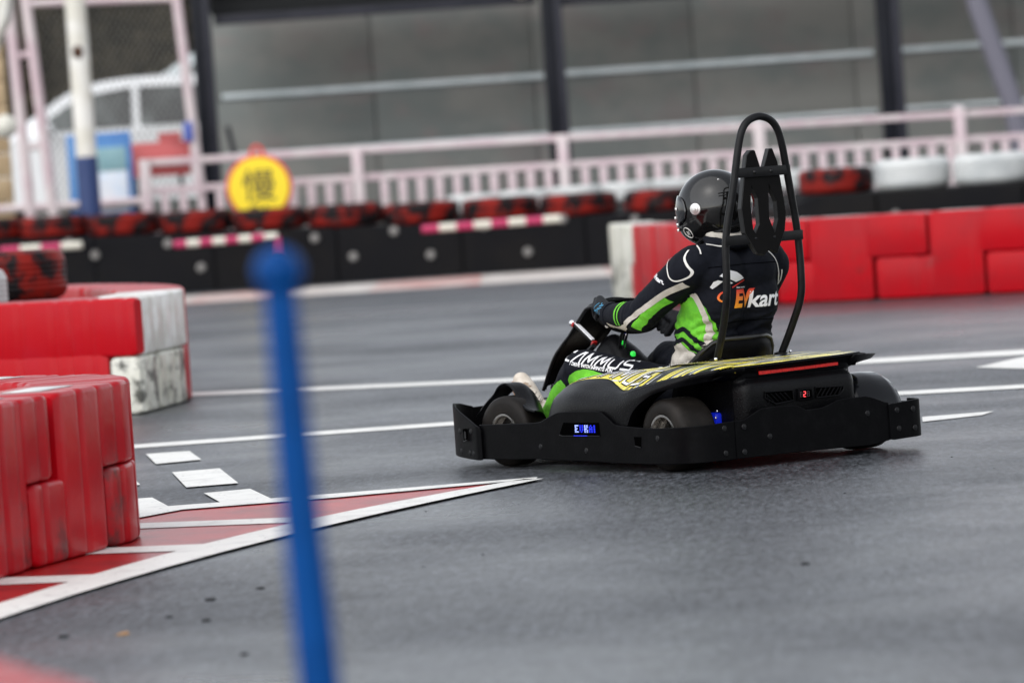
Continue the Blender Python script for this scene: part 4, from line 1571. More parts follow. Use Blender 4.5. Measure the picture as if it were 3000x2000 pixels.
# ---- wheels
def wheel(x, y, z, r, w_, rimr, steer=0.0):
    ax = Vector((math.sin(steer) * -1, math.cos(steer), 0)) * (1 if y > 0 else -1)
    ty = B().lathe([(rimr, w_ * .40), (rimr * 1.08, w_ * .47), (r * .80, w_ * .5), (r * .93, w_ * .45), (r * .985, w_ * .36), (r, w_ * .22), (r, 0), (r, -w_ * .22), (r * .985, -w_ * .36), (r * .93, -w_ * .45), (r * .8, -w_ * .5), (rimr, -w_ * .42)], (x, y, z), ax, 48).out('tyre', 'tyre', K)
    rm = B().lathe([(rimr * .98, w_ * .40), (rimr * 1.04, w_ * .46), (rimr * 1.03, w_ * .475), (rimr * .92, w_ * .47), (rimr * .88, w_ * .40), (rimr * .84, w_ * .12), (rimr * .55, w_ * .02), (rimr * .30, w_ * .04), (rimr * .28, w_ * .16), (.0001, w_ * .18)], (x, y, z), ax, 40).out('rim', 'alu', K)
    for k in range(3):
        a = k * 2.094
        xv = Vector((1, 0, 0)) - ax * ax.x
        zv = Vector((0, 0, 1))
        c_ = Vector((x, y, z)) + ax * w_ * .05 + (xv * math.cos(a) + zv * math.sin(a)) * rimr * .45
        B().lathe([(.0001, .008), (.006, .008), (.007, 0)], c_, ax, 8).out('wheel_nut', 'chrome', rm)


wheel(.010, .495, .157, .156, .19, .086)
wheel(.010, -.495, .157, .156, .19, .086)
wheel(1.245, .485, .160, .158, .14, .078, R(8))
wheel(1.245, -.485, .160, .158, .14, .078, R(8))
# far rear mudguard
rows = []
for i in range(13):
    a = R(0 + 150 * i / 12)
    rows.append([Vector((.035 - .180 * math.cos(a), y, .157 + .178 * math.sin(a) - e)) for y, e in ((-.36, .015), (-.40, .004), (-.5, 0), (-.58, .003), (-.615, .018), (-.625, .05))])
o = B().grid(rows).out('mudguard', 'plgloss', K, angle=60)
solid(o, .006, 0)
# axle, disc, caliper
B().tube([(.035, -.5, .157), (.035, .5, .157)], .02, 12).out('rear_axle', 'tube', K)
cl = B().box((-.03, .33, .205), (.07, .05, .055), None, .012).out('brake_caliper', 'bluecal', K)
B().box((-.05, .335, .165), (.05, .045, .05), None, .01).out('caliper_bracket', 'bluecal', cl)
for (yy, zz) in ((.365, .212), (.315, .212), (.355, .24)):
    B().ball((-.066, yy - .01, zz), .006, 8).out('caliper_bolt', 'chrome', cl)
B().ball((-.02, .25, .245), .010, 10).out('bolt_head', 'chrome', K)
# frame
for y in (.30, -.30):
    B().tube([(-.2, y, .07), (.3, y * 1.05, .06), (1.0, y * .9, .06), (1.45, y * .7, .08)], .016, 10).out('frame_tube', 'tube', K)
B().box((.66, 0, .052), (1.78, .80, .006)).out('light_blocking_floor_tray', 'plasticdry', K)  # floor made wide to block light and deepen the shadow beneath
B().tube([(1.245, -.42, .158), (1.245, .42, .158)], .014, 10).out('front_axle', 'tube', K)
B().tube([(1.50, -.30, .12), (1.60, -.25, .20), (1.62, 0, .22), (1.60, .25, .20), (1.50, .30, .12)], .014, 10).out('pedal_bar', 'tube', K)
B().tube([(1.38, .05, .22), (1.36, .10, .31), (1.40, .16, .33)], .010, 8).out('brake_lever', 'tube', K)
B().ball((1.37, .10, .335), .012, 8).out('lever_bolt', 'chrome', K)
B().box((1.50, .22, .26), (.02, .09, .12), Matrix.Rotation(R(-25), 3, 'Y'), .004).out('pedal', 'tube', K)
B().box((1.50, -.22, .26), (.02, .09, .12), Matrix.Rotation(R(-25), 3, 'Y'), .004).out('pedal', 'tube', K)

# ---- front mudguards
MG = [
    [(1.60, .44, .210), (1.60, .41, .212), (1.60, .39, .205)],
    [(1.51, .45, .270), (1.51, .41, .272), (1.52, .375, .258)],
    [(1.42, .46, .318), (1.43, .40, .322), (1.45, .365, .308)],
    [(1.375, .465, .352), (1.38, .40, .354), (1.395, .36, .335)],
    [(1.315, .47, .367), (1.32, .40, .366), (1.33, .355, .342)],
    [(1.255, .475, .350), (1.27, .40, .356), (1.28, .355, .328)],
    [(1.205, .485, .312), (1.225, .41, .330), (1.24, .36, .300)],
    [(1.150, .50, .278), (1.175, .42, .298), (1.195, .37, .265)],
    [(1.080, .52, .257), (1.115, .44, .262), (1.155, .385, .228)],
    [(1.010, .53, .250), (1.060, .46, .235), (1.12, .395, .20)],
]
FM = smoothgrid(MG, 4, 6)
for sgn in (1, -1):
    o = B().grid([[Vector((p.x, p.y * sgn, p.z)) for p in r_] for r_ in FM]).out('mudguard', 'plastic', K, angle=70)
    solid(o, .008, 0)
    rr = [r_[0] for r_ in FM]
    B().tube([Vector((p.x, p.y * sgn, p.z)) for p in rr], .006, 6).out('mudguard_edge', 'plastic', K)
# nose
rows = []
for i in range(9):
    y = -.30 + .60 * i / 8
    c_ = 1 - (y / .34) ** 2
    rows.append([(1.64 + .06 * c_, y, .14), (1.66 + .06 * c_, y, .18), (1.60 + .04 * c_, y, .235), (1.50, y, .27 * (.9 + .1 * c_)), (1.40, y, .25)])
solid(B().grid(rows).out('nose_cone', 'plastic', K, angle=60), .006, 0)

# ---- front fairing panel (leans back towards the wheel)
FP = [(1.60, .335), (1.535, .42), (1.465, .487), (1.385, .540), (1.320, .582), (1.255, .640), (1.188, .692), (1.150, .705), (1.10, .712), (1.04, .714)]
FPc = catmull([(x, 0, z) for x, z in FP], 4)
rows = []
for i, p in enumerate(FPc):
    t_ = i / (len(FPc) - 1)
    wl = .080 + .034 * sstep(0, .4, t_)
    cup = .035 * (1 - sstep(.6, .9, t_))
    row = []
    for k in range(-5, 6):
        y = wl * k / 5
        e = abs(k / 5) ** 2
        row.append(Vector((p.x - cup * e * .8, y, p.z - .012 * e - (.012 if abs(k) == 5 else 0))))
    rows.append(row)
o = B().grid(rows).out('front_fairing', 'plastic', K, angle=60)
solid(o, .014, -1)
B().tube([(r_[-1].x - .004, r_[-1].y + .003, r_[-1].z - .005) for r_ in rows[:-1]], .0085, 8).out('fairing_edge', 'tube', K)
B().lathe([(.0001, .010), (.010, .009), (.015, .004), (.016, 0)], (1.268, .112, .612), (-.3, .9, .1), 14).out('round_bolt', 'chrome', K)
st = B().box((1.170, .118, .566), (.155, .022, .010), Matrix.Rotation(R(-32.5), 3, 'Y'), .001).out('fairing_stay', 'tube', K)
B().box((1.168, .118, .5755), (.145, .016, .006), Matrix.Rotation(R(-32.5), 3, 'Y')).out('stay_sheen', 'print', st)  # white strip paints the bright sheen on the stay's top face
B().box((1.240, .120, .606), (.014, .024, .018), Matrix.Rotation(R(-32.5), 3, 'Y'), .002).out('stay_clip', 'redbtn', st)
B().box((1.102, .118, .518), (.014, .024, .026), Matrix.Rotation(R(-32.5), 3, 'Y'), .002).out('stay_clip', 'redbtn', st)
# inner leg: narrow panel from the pedals to the column cover
b = B()
b.tube([(1.40, .16, .22), (1.30, .155, .352), (1.18, .148, .445), (1.085, .13, .510)], [.012, .012, .013, .013], 8)
b.out('support_arm', 'tube', K)
# dome shaped column cover
cov = [(1.25, .20, .10), (1.20, .40, .115), (1.165, .52, .075), (1.10, .550, .06), (1.02, .515, .075), (.96, .475, .085), (.915, .42, .09), (.88, .30, .10), (.87, .15, .10)]
n_ = 16
cc_ = catmull([(x, w_, z) for x, z, w_ in cov], 4)
rows = []
for p in cc_:
    rows.append([Vector((p.x, p.y * math.sin(R(a)), p.z - (1 - math.cos(R(a))) * .10)) for a in range(-90, 91, 15)])
o = B().grid(rows).out('column_cover', 'plastic', K, angle=70)
solid(o, .006, 0)
B().lathe([(.0001, .024), (.008, .023), (.012, .018), (.013, 0)], (.948, .02, .452), (-.3, .1, 1), 14).out('green_button', 'green', K)
B().lathe([(.018, .0), (.018, .012), (.013, .013)], (.952, .02, .440), (-.3, .1, 1), 14).out('button_ring', 'tube', K)
B().lathe([(.0001, .022), (.010, .020), (.014, .012), (.013, 0)], (1.03, .02, .455), (-.3, .1, 1), 14).out('red_button', 'redbtn', K)
# steering column and wheel
B().tube([(1.07, 0, .45), (.970, .015, .61)], .013, 12).out('steering_column', 'tube', K)
B().tube([(1.0, .03, .475), (.975, .035, .535), (.96, .03, .57)], .007, 8).out('cable', 'chrome', K)
B().tube([(1.015, .045, .48), (.985, .05, .55), (.955, .045, .585)], .006, 8).out('cable', 'tube', K)
B().tube([(1.012, .026, .507), (1.004, .028, .523)], .004, 8).out('status_light', 'green', K)
B().tube([(.972, .038, .560), (.962, .036, .578)], .010, 8).out('blue_coupling', 'bluecal', K)
WC = Vector((.965, .02, .625))
WU = Vector((0, 1, 0))
WV = Vector((.80, 0, .60))
SWn = WU.cross(WV).normalized()
pts = [WC + (WU * math.cos(a) * .145 + WV * math.sin(a) * (.135 if math.sin(a) > 0 else .095)) for a in [2 * math.pi * k / 40 for k in range(40)]]
sw = B().tube(pts, .0145, 12, closed=True).out('steering_wheel', 'padding', K)
for a in (0, 180, 270):
    B().tube([WC, WC + (WU * math.cos(R(a)) * .145 + WV * math.sin(R(a)) * .105)], [.014, .010], 8).out('spoke', 'tube', sw)
B().box(WC + Vector((-.01, 0, .012)), (.10, .12, .02), Matrix.Rotation(R(-37), 3, 'Y'), .006).out('wheel_hub', 'tube', sw)

# ---- seat
rows = []
for i in range(15):
    a = R(-98 + 196 * i / 14)
    e = abs(math.sin(a)) ** 1.5
    row = []
    top = .532 - .150 * sstep(.30, 1.0, abs(a) / R(98))
    for k in range(9):
        t_ = k / 8
        z = .09 + (top - .09) * t_
        xb = .262 - .142 * t_
        hw = .205 + .030 * t_
        dep = .23
        row.append(Vector((xb + dep * (1 - math.cos(a)) * .9, hw * math.sin(a), z)))
    # rolled rim
    q = row[-1]
    rows.append(row)
o = B().grid(rows).out('seat', 'plasticdry', K, angle=70)
solid(o, .010, 0)
B().tube([r_[-1] for r_ in rows], .010, 8).out('seat_rim', 'boardedge', K)

# ---- roll hoop
hl = [(.13, .178, .44), (.055, .192, .57), (.0, .205, .69), (-.014, .204, .80), (-.016, .200, .93), (-.022, .186, 1.03), (-.034, .160, 1.15), (-.042, .138, 1.26), (-.048, .118, 1.36), (-.050, .095, 1.425), (-.050, .058, 1.464), (-.050, 0, 1.480)]
hoop = hl + [(x, -y, z) for x, y, z in hl[::-1][1:]]
hp = B().tube(catmull(hoop, 5), .0165, 16).out('roll_hoop', 'tube', K)
for sgn in (1, -1):
    B().lathe([(.03, 0), (.03, .008), (.018, .012)], (.132, .178 * sgn, .441), (0, 0, 1), 16).out('hoop_foot', 'tube', hp)
    B().ball((.10, .205 * sgn, .452), .008, 8).out('hoop_bolt', 'chrome', hp)
for (x, y, z) in ((-.052, .152, 1.243), (-.034, .212, .958)):
    cb_ = B().box((x, 0, z), (.006, y * 2, .042), None, .0015).out('cross_bar', 'tube', K)
    for yy in (.045, -.045):
        B().lathe([(.0001, .005), (.006, .0045), (.009, 0)], (x - .004, yy * (1.0 if z > 1.1 else 1.15), z), (-1, 0, 0), 10).out('bolt', 'plgloss', cb_)
# head restraint board with two slots and a notch
yo = -.035
outl = [(.100, 1.338), (.077, 1.338), (.052, 1.262), (.030, 1.262), (-.002, 1.340), (-.022, 1.340), (-.046, 1.280), (-.075, 1.060), (-.062, .985), (-.012, .886), (.030, .906), (.060, .882), (.098, .890), (.160, .985), (.170, 1.09), (.137, 1.252), (.122, 1.318)]
out2 = [(y + yo - .015, z) for y, z in outl]
slots = [[(.106, 1.185), (.076, 1.13), (.076, 1.02), (.100, .982), (.112, 1.0), (.118, 1.10)], [(.012, 1.185), (-.024, 1.11), (-.026, 1.035), (-.004, .980), (.020, 1.04), (.018, 1.10)]]
slots = [[(y + yo - .015, z) for y, z in s_] for s_ in slots]


def plate_with_holes(outer, holes, x0, th, name, mt, parent):
    bm = bmesh.new()
    ed = []
    for lp in [outer] + holes:
        vs = [bm.verts.new((0, y, z)) for y, z in lp]
        for i in range(len(vs)):
            ed.append(bm.edges.new((vs[i], vs[(i + 1) % len(vs)])))
    bmesh.ops.triangle_fill(bm, use_beauty=True, use_dissolve=False, edges=ed, normal=(1, 0, 0))

    def inside(p, poly):
        c_ = False
        j = len(poly) - 1
        for i in range(len(poly)):
            if (poly[i][1] > p[1]) != (poly[j][1] > p[1]) and p[0] < (poly[j][0] - poly[i][0]) * (p[1] - poly[i][1]) / (poly[j][1] - poly[i][1]) + poly[i][0]:
                c_ = not c_
            j = i
        return c_
    dele = [f_ for f_ in bm.faces if (lambda c_: (not inside(c_, outer)) or any(inside(c_, h_) for h_ in holes))((f_.calc_center_median().y, f_.calc_center_median().z))]
    bmesh.ops.delete(bm, geom=dele, context='FACES')
    ex = bmesh.ops.extrude_face_region(bm, geom=bm.faces[:])
    bmesh.ops.translate(bm, verts=[v for v in ex['geom'] if isinstance(v, bmesh.types.BMVert)], vec=(th, 0, 0))
    bmesh.ops.translate(bm, verts=bm.verts, vec=(x0, 0, 0))
    bmesh.ops.recalc_face_normals(bm, faces=bm.faces)
    me = bpy.data.meshes.new(name)
    bm.to_mesh(me)
    bm.free()
    me.materials.append(M[mt])
    o = bpy.data.objects.new(name, me)
    C.objects.link(o)
    o.parent = parent
    md = o.modifiers.new('bevel', 'BEVEL')
    md.width = .003
    md.segments = 2
    md.limit_method = 'ANGLE'
    md.angle_limit = R(50)
    return o


plate_with_holes(out2, slots, -.040, .028, 'head_restraint', 'boardedge', K)
plate_with_holes([(y * .97 - .0007, 1.11 + (z - 1.11) * .985) for y, z in out2], [[(a + (a - sum(q[0] for q in s_) / len(s_)) * .06, b_ + (b_ - sum(q[1] for q in s_) / len(s_)) * .03) for a, b_ in s_] for s_ in slots], -.0415, .002, 'restraint_facing', 'board', K)

# ---- name on the pod graphic
pt = [o for o in K.children if o.name.startswith('pod_top')][0]
tr = bvh(pt)
ww = stroke_text('CAMMUS', .088, .011, .108, .35)
sh = stroke_text('CAMMUS', .088, .019, .108, .35)
# letters read from front to rear along the pod top, laid from above


def fpod(u, v):
    x = .80 - u
    base = np.interp(x, [.15, .3, .4, .5, .66, .8], [.565, .535, .50, .475, .455, .44])
    return (x, base - v * 1.25, .8)


wrap('graphic_lettering_outline', sh, fpod, (0, 0, -1), tr, 'hole', pt, eps=.0045, maxe=.03)
wrap('graphic_lettering', ww, fpod, (0, 0, -1), tr, 'print', pt, eps=.0062, maxe=.03)

# ================================================================ driver
P = thing('person', 'kart driver in a black, green and beige racing suit and dark helmet, seen from behind', 'person', KLOC, KRZ)
b = B()
for sg in (1, -1):
    b.ball((.42, .06 * sg, .26), (.18, .13, .16), 24)
    b.ball((.375, .080 * sg - (.02 if sg < 0 else 0), .40), (.150, .125, .17), 24)
    b.ball((.315, .085 * sg - (.022 if sg < 0 else 0), .55), (.155, .124, .18), 24)
    b.ball((.255, .080 * sg - (.028 if sg < 0 else 0), .70), (.160, .130, .17), 24)
    b.ball((.215, .085 * sg, .82), (.130, .135, .115), 24)
capsule(b, (.20, .15, .872), (.215, .20, .865), .078, .085)
capsule(b, (.20, -.15, .872), (.215, -.20, .865), .078, .085)
capsule(b, (.22, .07, .90), (.245, 0, .965), .07, .066)
capsule(b, (.22, -.07, .90), (.245, 0, .965), .07, .066)
# arms
SL, EL, WL = (.225, .225, .845), (.49, .305, .648), (.800, .235, .655)
SR, ER, WR = (.225, -.225, .832), (.47, -.300, .625), (.790, -.215, .590)
for (s_, e_, w_) in ((SL, EL, WL), (SR, ER, WR)):
    capsule(b, s_, e_, .088, .072, steps=6)
    capsule(b, e_, w_, .073, .050, steps=6)
# legs
for sgn, kn, an in ((1, (1.0, .265, .412), (1.315, .215, .205)), (-1, (.99, -.22, .415), (1.32, -.20, .205))):
    capsule(b, (.42, .105 * sgn, .265), kn, .128, .094, steps=6)
    capsule(b, kn, an, .092, .058, steps=6)


def folds(p):
    d = 0
    # ring creases at elbows, waist and hips; gentle cloth noise elsewhere
    n1 = noise.noise(Vector((p.x * 9, p.y * 9, p.z * 9)))
    d += .0035 * n1
    for e_, ax_, rad in ((EL, Vector((.8, .1, -.25)), .15), (ER, Vector((.8, .1, -.25)), .15)):
        q = p - Vector(e_)
        if q.length < rad:
            g = 1 - q.length / rad
            s_ = q.dot(ax_) * 55 + n1 * 5
            d += .0060 * g * math.sin(s_ * 2.2)
    if .38 < p.z < .66 and p.x < .42 and abs(p.y) < .2:
        g = min((p.z - .38) / .06, (.66 - p.z) / .06, 1)
        d += .0048 * g * math.sin(p.z * 150 + n1 * 6 + p.y * 14)
    if p.x > .42 and p.z < .55:
        d += .0050 * noise.noise(Vector((p.x * 22 + p.z * 12, p.y * 10, p.z * 22)))
    return d


body = blobobj('racing_suit', b, .0085, 'suit', P, 5, folds)
body['label'] = 'dark navy racing suit'
T = bvh(body)
cuff = B().tube([(.775, .240, .655), (.80, .235, .656), (.815, .232, .657)], [.054, .056, .050], 20).out('cuff', 'suit', body)
B().tube([(.765, -.222, .592), (.79, -.215, .590), (.805, -.21, .590)], [.054, .056, .050], 20).out('cuff', 'suit', body)
# collar
B().tube([(.225 + .085 * math.cos(a), .088 * math.sin(a), .955 + .020 * math.cos(a)) for a in [2 * math.pi * k / 28 for k in range(28)]], .021, 10, closed=True).out('collar', 'suit', body)
B().tube([(.245 + .07 * math.cos(a), .073 * math.sin(a), .982 + .022 * math.cos(a)) for a in [2 * math.pi * k / 28 for k in range(28)]], .024, 10, closed=True).out('neck_cloth', 'beige', body)

FROML = lambda u, v: (u, 1.0, v)
DL = (0, -1, 0)
fb = lambda u, v: (-1.0, u, v)
DB = (1, 0, 0)


class Cut:
    """ray casts only onto part of the body so that a torso patch does not land on the arm"""
    def __init__(s, keep, ny=-2):
        me = body.data
        vs = [v.co.copy() for v in me.vertices]
        fs = [tuple(p.vertices) for p in me.polygons if keep(p.center) and p.normal.y > ny]
        s.t = BVHTree.FromPolygons(vs, fs)

    def ray_cast(s, o_, d_):
        return s.t.ray_cast(o_, d_)


def seg_d(p, a, b_):
    a, b_ = Vector(a), Vector(b_)
    t_ = max(0, min(1, (p - a).dot(b_ - a) / (b_ - a).length_squared))
    return (p - a.lerp(b_, t_)).length


torsoT = Cut(lambda c_: abs(c_.y) < .215 and c_.x < .44 and min(seg_d(c_, SL, EL) , seg_d(c_, EL, WL)) > .085, .25)
armT = Cut(lambda c_: c_.y > .12 and min(seg_d(c_, SL, EL), seg_d(c_, EL, WL)) < .115)
legT = Cut(lambda c_: c_.x > .36 and c_.y > .05 and c_.z < .56)

green = [(.360, .760), (.245, .742), (.205, .720), (.168, .670), (.160, .604), (.165, .53), (.200, .455), (.385, .520), (.400, .62), (.39, .70)]
wrap('green_side_panel', [green], FROML, DL, torsoT, 'suitgreen', body, .0035)
wrap('beige_side_trim', line_poly([(.262, .760), (.215, .722), (.186, .668), (.184, .604), (.200, .535), (.226, .462)], .026), FROML, DL, torsoT, 'beige', body, .0065)
wrap('black_side_band', line_poly([(.40, .568), (.345, .575), (.302, .582), (.255, .545), (.205, .500)], .020), FROML, DL, torsoT, 'suit', body, .0070)
wrap('black_side_band', line_poly([(.40, .530), (.35, .532), (.312, .538), (.265, .500), (.218, .455)], .020), FROML, DL, torsoT, 'suit', body, .0070)
wrap('beige_hip_panel', [[(.410, .510), (.330, .526), (.285, .49), (.232, .448), (.27, .415), (.42, .405)]], FROML, DL, Cut(lambda c_: c_.y < .26 and c_.x < .46 and c_.z < .56), 'beige', body, .0085)
# sleeve
wrap('sleeve_stripe', line_poly([(.185, .783), (.225, .769), (.290, .742), (.40, .682), (.50, .626), (.56, .606), (.635, .600), (.70, .606), (.755, .617)], .021), FROML, DL, armT, 'beige', body, .0055)
wrap('green_sleeve_ring', line_poly([(.610, .715), (.633, .690), (.640, .655), (.640, .613)], .016), FROML, DL, armT, 'suitgreen', body, .003)
wrap('green_sleeve_ring', line_poly([(.572, .722), (.595, .695), (.604, .655), (.606, .613)], .016), FROML, DL, armT, 'suitgreen', body, .003)
wrap('green_under_sleeve', line_poly([(.285, .722), (.34, .695), (.41, .645), (.465, .600)], .030), FROML, DL, armT, 'suitgreen', body, .003)
vs, fs = text2d('EVkart', .036, shear=.25, bold=.0012)
rot = R(22)
sl_ = lambda u, v: (.365 - (u * math.cos(rot) - v * math.sin(rot)), 1.0, .822 - (u * math.sin(rot)) * 1 + v * math.cos(rot) - .0)
wrap('sleeve_lettering', [(vs, fs)], sl_, DL, armT, 'print', body, .003)

# shoulder piping, left and right
backT = Cut(lambda c_: c_.x < .5)
wrap('white_piping', line_poly([(.360, .905), (.335, .918), (.290, .896), (.256, .851), (.238, .812), (.212, .798), (.168, .809), (.150, .832), (.162, .862), (.180, .895), (.186, .925)], .0062), FROML, DL, backT, 'pipew', body, .0035)
wrap('white_piping', line_poly([(.215, .905), (.200, .945), (.175, .947), (.13, .938), (.085, .930), (.04, .930)], .0062), fb, DB, backT, 'pipew', body, .0035)
wrap('white_piping', line_poly([(-.110, .935), (-.135, .900), (-.170, .862), (-.200, .815), (-.222, .762), (-.232, .748), (-.232, .77), (-.222, .81)], .0062), fb, DB, backT, 'pipew', body, .0035)
# seams
for z in (.845, .60):
    wrap('seam', line_poly([(.19, z), (.06, z + .003), (-.06, z + .003), (-.19, z)], .003), fb, DB, backT, 'hole', body, .002)

# back logo
LY = -.015
vs, fs = text2d('EV', .102, shear=.24, bold=.0042, sx=1.0)
vs = [(x, y) for x, y in vs]
lg = lambda y0, z0, tilt=0.0: (lambda u, v: (-1.0, y0 - u, z0 + v + u * tilt))
wrap('logo_letters', [(vs, fs)], lg(.103 + LY + .0, .667), DB, backT, 'evgrad', body, .003)
vs, fs = text2d('kart', .098, shear=.22, bold=.0022, sx=.90)
wrap('logo_letters', [(vs, fs)], lg(.000 + LY, .661), DB, backT, 'print', body, .003)
vs, fs = text2d('New raceway', .0125, shear=.15, bold=.0002)
wrap('logo_small_lettering', [(vs, fs)], lg(.080 + LY, .7465), DB, backT, 'print', body, .003)
wrap('logo_swoosh', [[(y + LY, z) for y, z in q] for q in ([(.130, .826), (.115, .827), (.083, .818), (.033, .789), (.085, .776), (.120, .790), (.140, .806)], [(.150, .799), (.165, .806), (.140, .828), (.128, .822)],
     [(.128, .786), (.100, .772), (.125, .766), (.146, .781)], [(.149, .783), (.169, .789), (.184, .783), (.190, .762), (.181, .752), (.165, .768)])], fb, DB, backT, 'print', body, .003)
wrap('logo_red_arc', line_poly([(.024 + LY, .781), (.055 + LY, .773), (.085 + LY, .760), (.103 + LY, .752)], .006), fb, DB, backT, 'printred', body, .003)
wrap('logo_orange_ring', line_poly([(.130 + LY, .740), (.155 + LY, .730), (.166 + LY, .712), (.158 + LY, .698), (.135 + LY, .692)], .0075), fb, DB, backT, 'evgrad', body, .003)

# thigh print
ang = math.atan2(.492 - .432, .930 - .576)
th_ = lambda x0, z0, a: (lambda u, v: (x0 - (u * math.cos(a) + v * math.sin(a) * .2), 1.0, z0 - u * math.sin(a) + v * math.cos(a)))
leg = stroke_text('CAMMUS', .038, .0080, .068, .10)
wrap('thigh_lettering', leg, th_(1.045, .466, R(8.8)), DL, legT, 'print', body, .003)
vs, fs = text2d('T DRIVE WITH INFINITE FUN', .0190, bold=.0006, sx=1.0)
wrap('thigh_small_lettering', [(vs, fs)], th_(.985, .443, R(9.8)), DL, legT, 'print', body, .003)
wrap('green_knee_panel', [[(1.010, .30), (1.005, .375), (.985, .395), (.939, .414), (.897, .421), (.84, .413), (.780, .395), (.74, .33), (.9, .27)]], FROML, DL, legT, 'suitgreen', body, .0028)
wrap('green_shin_panel', [[(1.060, .375), (1.035, .355), (1.02, .28), (1.1, .18), (1.26, .13), (1.34, .16), (1.325, .235), (1.24, .30), (1.15, .350)]], FROML, DL, legT, 'suitgreen', body, .0028)
wrap('hip_badge', [[(.548, .432), (.508, .432), (.506, .41), (.545, .408)], [(.492, .43), (.462, .431), (.452, .41), (.490, .408)]], FROML, DL, legT, 'print', body, .003)
wrap('beige_thigh_patch', [[(.432, .452), (.395, .460), (.372, .43), (.37, .40), (.445, .40)]], FROML, DL, Cut(lambda c_: c_.z < .5 and c_.x > .3), 'beige', body, .0045)

# ---- gloves
def glove(name, wrist, palm_pts, rim, tang, outd, sgn, label):
    b = B()
    wr, kn = Vector(wrist), Vector(palm_pts)
    capsule(b, wr, wr.lerp(kn, .3), .040, .036)
    for k in range(-2, 3):
        o_ = tang * (k * .016)
        capsule(b, wr.lerp(kn, .25) + o_ * .8, kn + o_ * 1.15, .026, .019)
    for k in range(4):
        o_ = tang * ((k - 1.5) * .0235)
        ln = (.85, 1.0, .95, .75)[k]
        a0 = kn + o_
        a1 = rim + o_ + outd * .030
        a2 = rim + o_ + outd * .006 + (rim - kn).normalized() * .026
        a3 = rim + o_ - outd * .022 + (rim - kn).normalized() * .010 * ln
        capsule(b, a0, a1, .0140, .0125, 10)
        capsule(b, a1, a2, .0125, .0115, 10)
        capsule(b, a2, a3, .0115, .0100, 10)
    th0 = wr.lerp(kn, .35) - tang * .030
    th1 = kn - tang * .048 - outd * .008
    th2 = rim - tang * .040 - outd * .020
    capsule(b, th0, th1, .019, .015, 10)
    capsule(b, th1, th2, .015, .011, 10)
    o = blobobj(name, b, .0036, 'glove', P, 3)
    o['label'] = label
    return o


ra = R(35)
rimL = WC + WU * math.cos(ra) * .150 + WV * math.sin(ra) * .135
tanL = (WV * math.cos(ra) * .8 - WU * math.sin(ra)).normalized()
gl = glove('glove', (.820, .232, .657), rimL + Vector((-.045, .020, .030)), rimL, tanL, Vector((.2, .15, .97)).normalized(), 1, 'left glove with cyan piping')
GT = bvh(gl)
for pl in ([(.826, .697), (.870, .691), (.905, .670), (.930, .647), (.940, .614)], [(.827, .687), (.860, .681), (.890, .664), (.916, .640), (.926, .612)]):
    wrap('cyan_piping', line_poly([(x + .015, z) for x, z in pl], .0042), FROML, DL, GT, 'cyan', gl, .0012, .006)
for pl in ([(.966, .671), (.920, .676)], [(.902, .705), (.885, .690)], [(.971, .634), (.941, .634)], [(.928, .705), (.948, .690), (.963, .671)], [(.833, .693), (.850, .662), (.863, .631), (.858, .612)]):
    wrap('cyan_piping', line_poly(pl, .0036), FROML, DL, GT, 'cyan', gl, .0012, .006)
B().tube([(.905, .19, .603), (.885, .20, .596), (.86, .21, .600), (.85, .215, .612)], .004, 6).out('glove_trim', 'beige', gl)
rb = R(205)
rimR = WC + WU * math.cos(rb) * .150 + WV * math.sin(rb) * .135
tanR = (WV * math.cos(ra) + WU * .2).normalized()
gr_ = glove('glove', (.815, -.205, .590), rimR + Vector((-.030, -.032, .030)), rimR + Vector((-.012, -.022, -.012)), tanR, Vector((-.25, -.65, .55)).normalized(), -1, 'right glove gripping the far side of the wheel')
# ---- shoes
def shoe(sgn, y0):
    b = B()
    pts = [(1.385, .150, .040), (1.41, .215, .046), (1.455, .275, .044), (1.50, .325, .044), (1.540, .362, .040)]
    for p, q in zip(pts[:-1], pts[1:]):
        capsule(b, (p[0], y0 * sgn, p[1]), (q[0], y0 * sgn, q[1]), p[2], q[2])
    capsule(b, (1.320, y0 * sgn, .215), (1.40, y0 * sgn, .225), .052, .050)
    capsule(b, (1.345, y0 * sgn, .165), (1.385, y0 * sgn, .150), .040, .042)
    o = blobobj('shoe', b, .006, 'shoe', P, 4)
    sp = [(1.420, .105), (1.465, .185), (1.510, .245), (1.560, .300), (1.592, .355)]
    bb = B()
    for i in range(len(sp) - 1):
        bb.tube([(sp[i][0], y0 * sgn, sp[i][1]), (sp[i + 1][0], y0 * sgn, sp[i + 1][1])], [.026 if i else .020, .030], 12)
    bb2 = remesh(bb, .006, 3)
    bb2.materials.append(M['sole'])
    oo = bpy.data.objects.new('sole', bb2)
    C.objects.link(oo)
    oo.parent = o
    ts = bvh(o)
    if sgn > 0:
        wrap('tan_panel', [[(1.490, .350), (1.445, .372), (1.400, .352), (1.375, .320), (1.395, .290), (1.44, .325)]], FROML, DL, ts, 'shoetan', o, .002, .01)
        for k in range(5):
            x = 1.405 - k * .020
            z = .295 - k * .018
            B().tube([(x - .008, y0 + .020, z + .020), (x - .002, y0 + .046, z - .012), (x + .016, y0 + .050, z - .045)], .0042, 6).out('lace', 'beige', o)
        B().tube([(1.350, y0 + .03, .29), (1.335, y0 + .052, .275), (1.352, y0 + .056, .262), (1.362, y0 + .05, .285), (1.35, y0 + .05, .245), (1.365, y0 + .052, .225)], .0042, 6).out('lace', 'beige', o)
    return o


shoe(1, .222)
shoe(-1, .205)

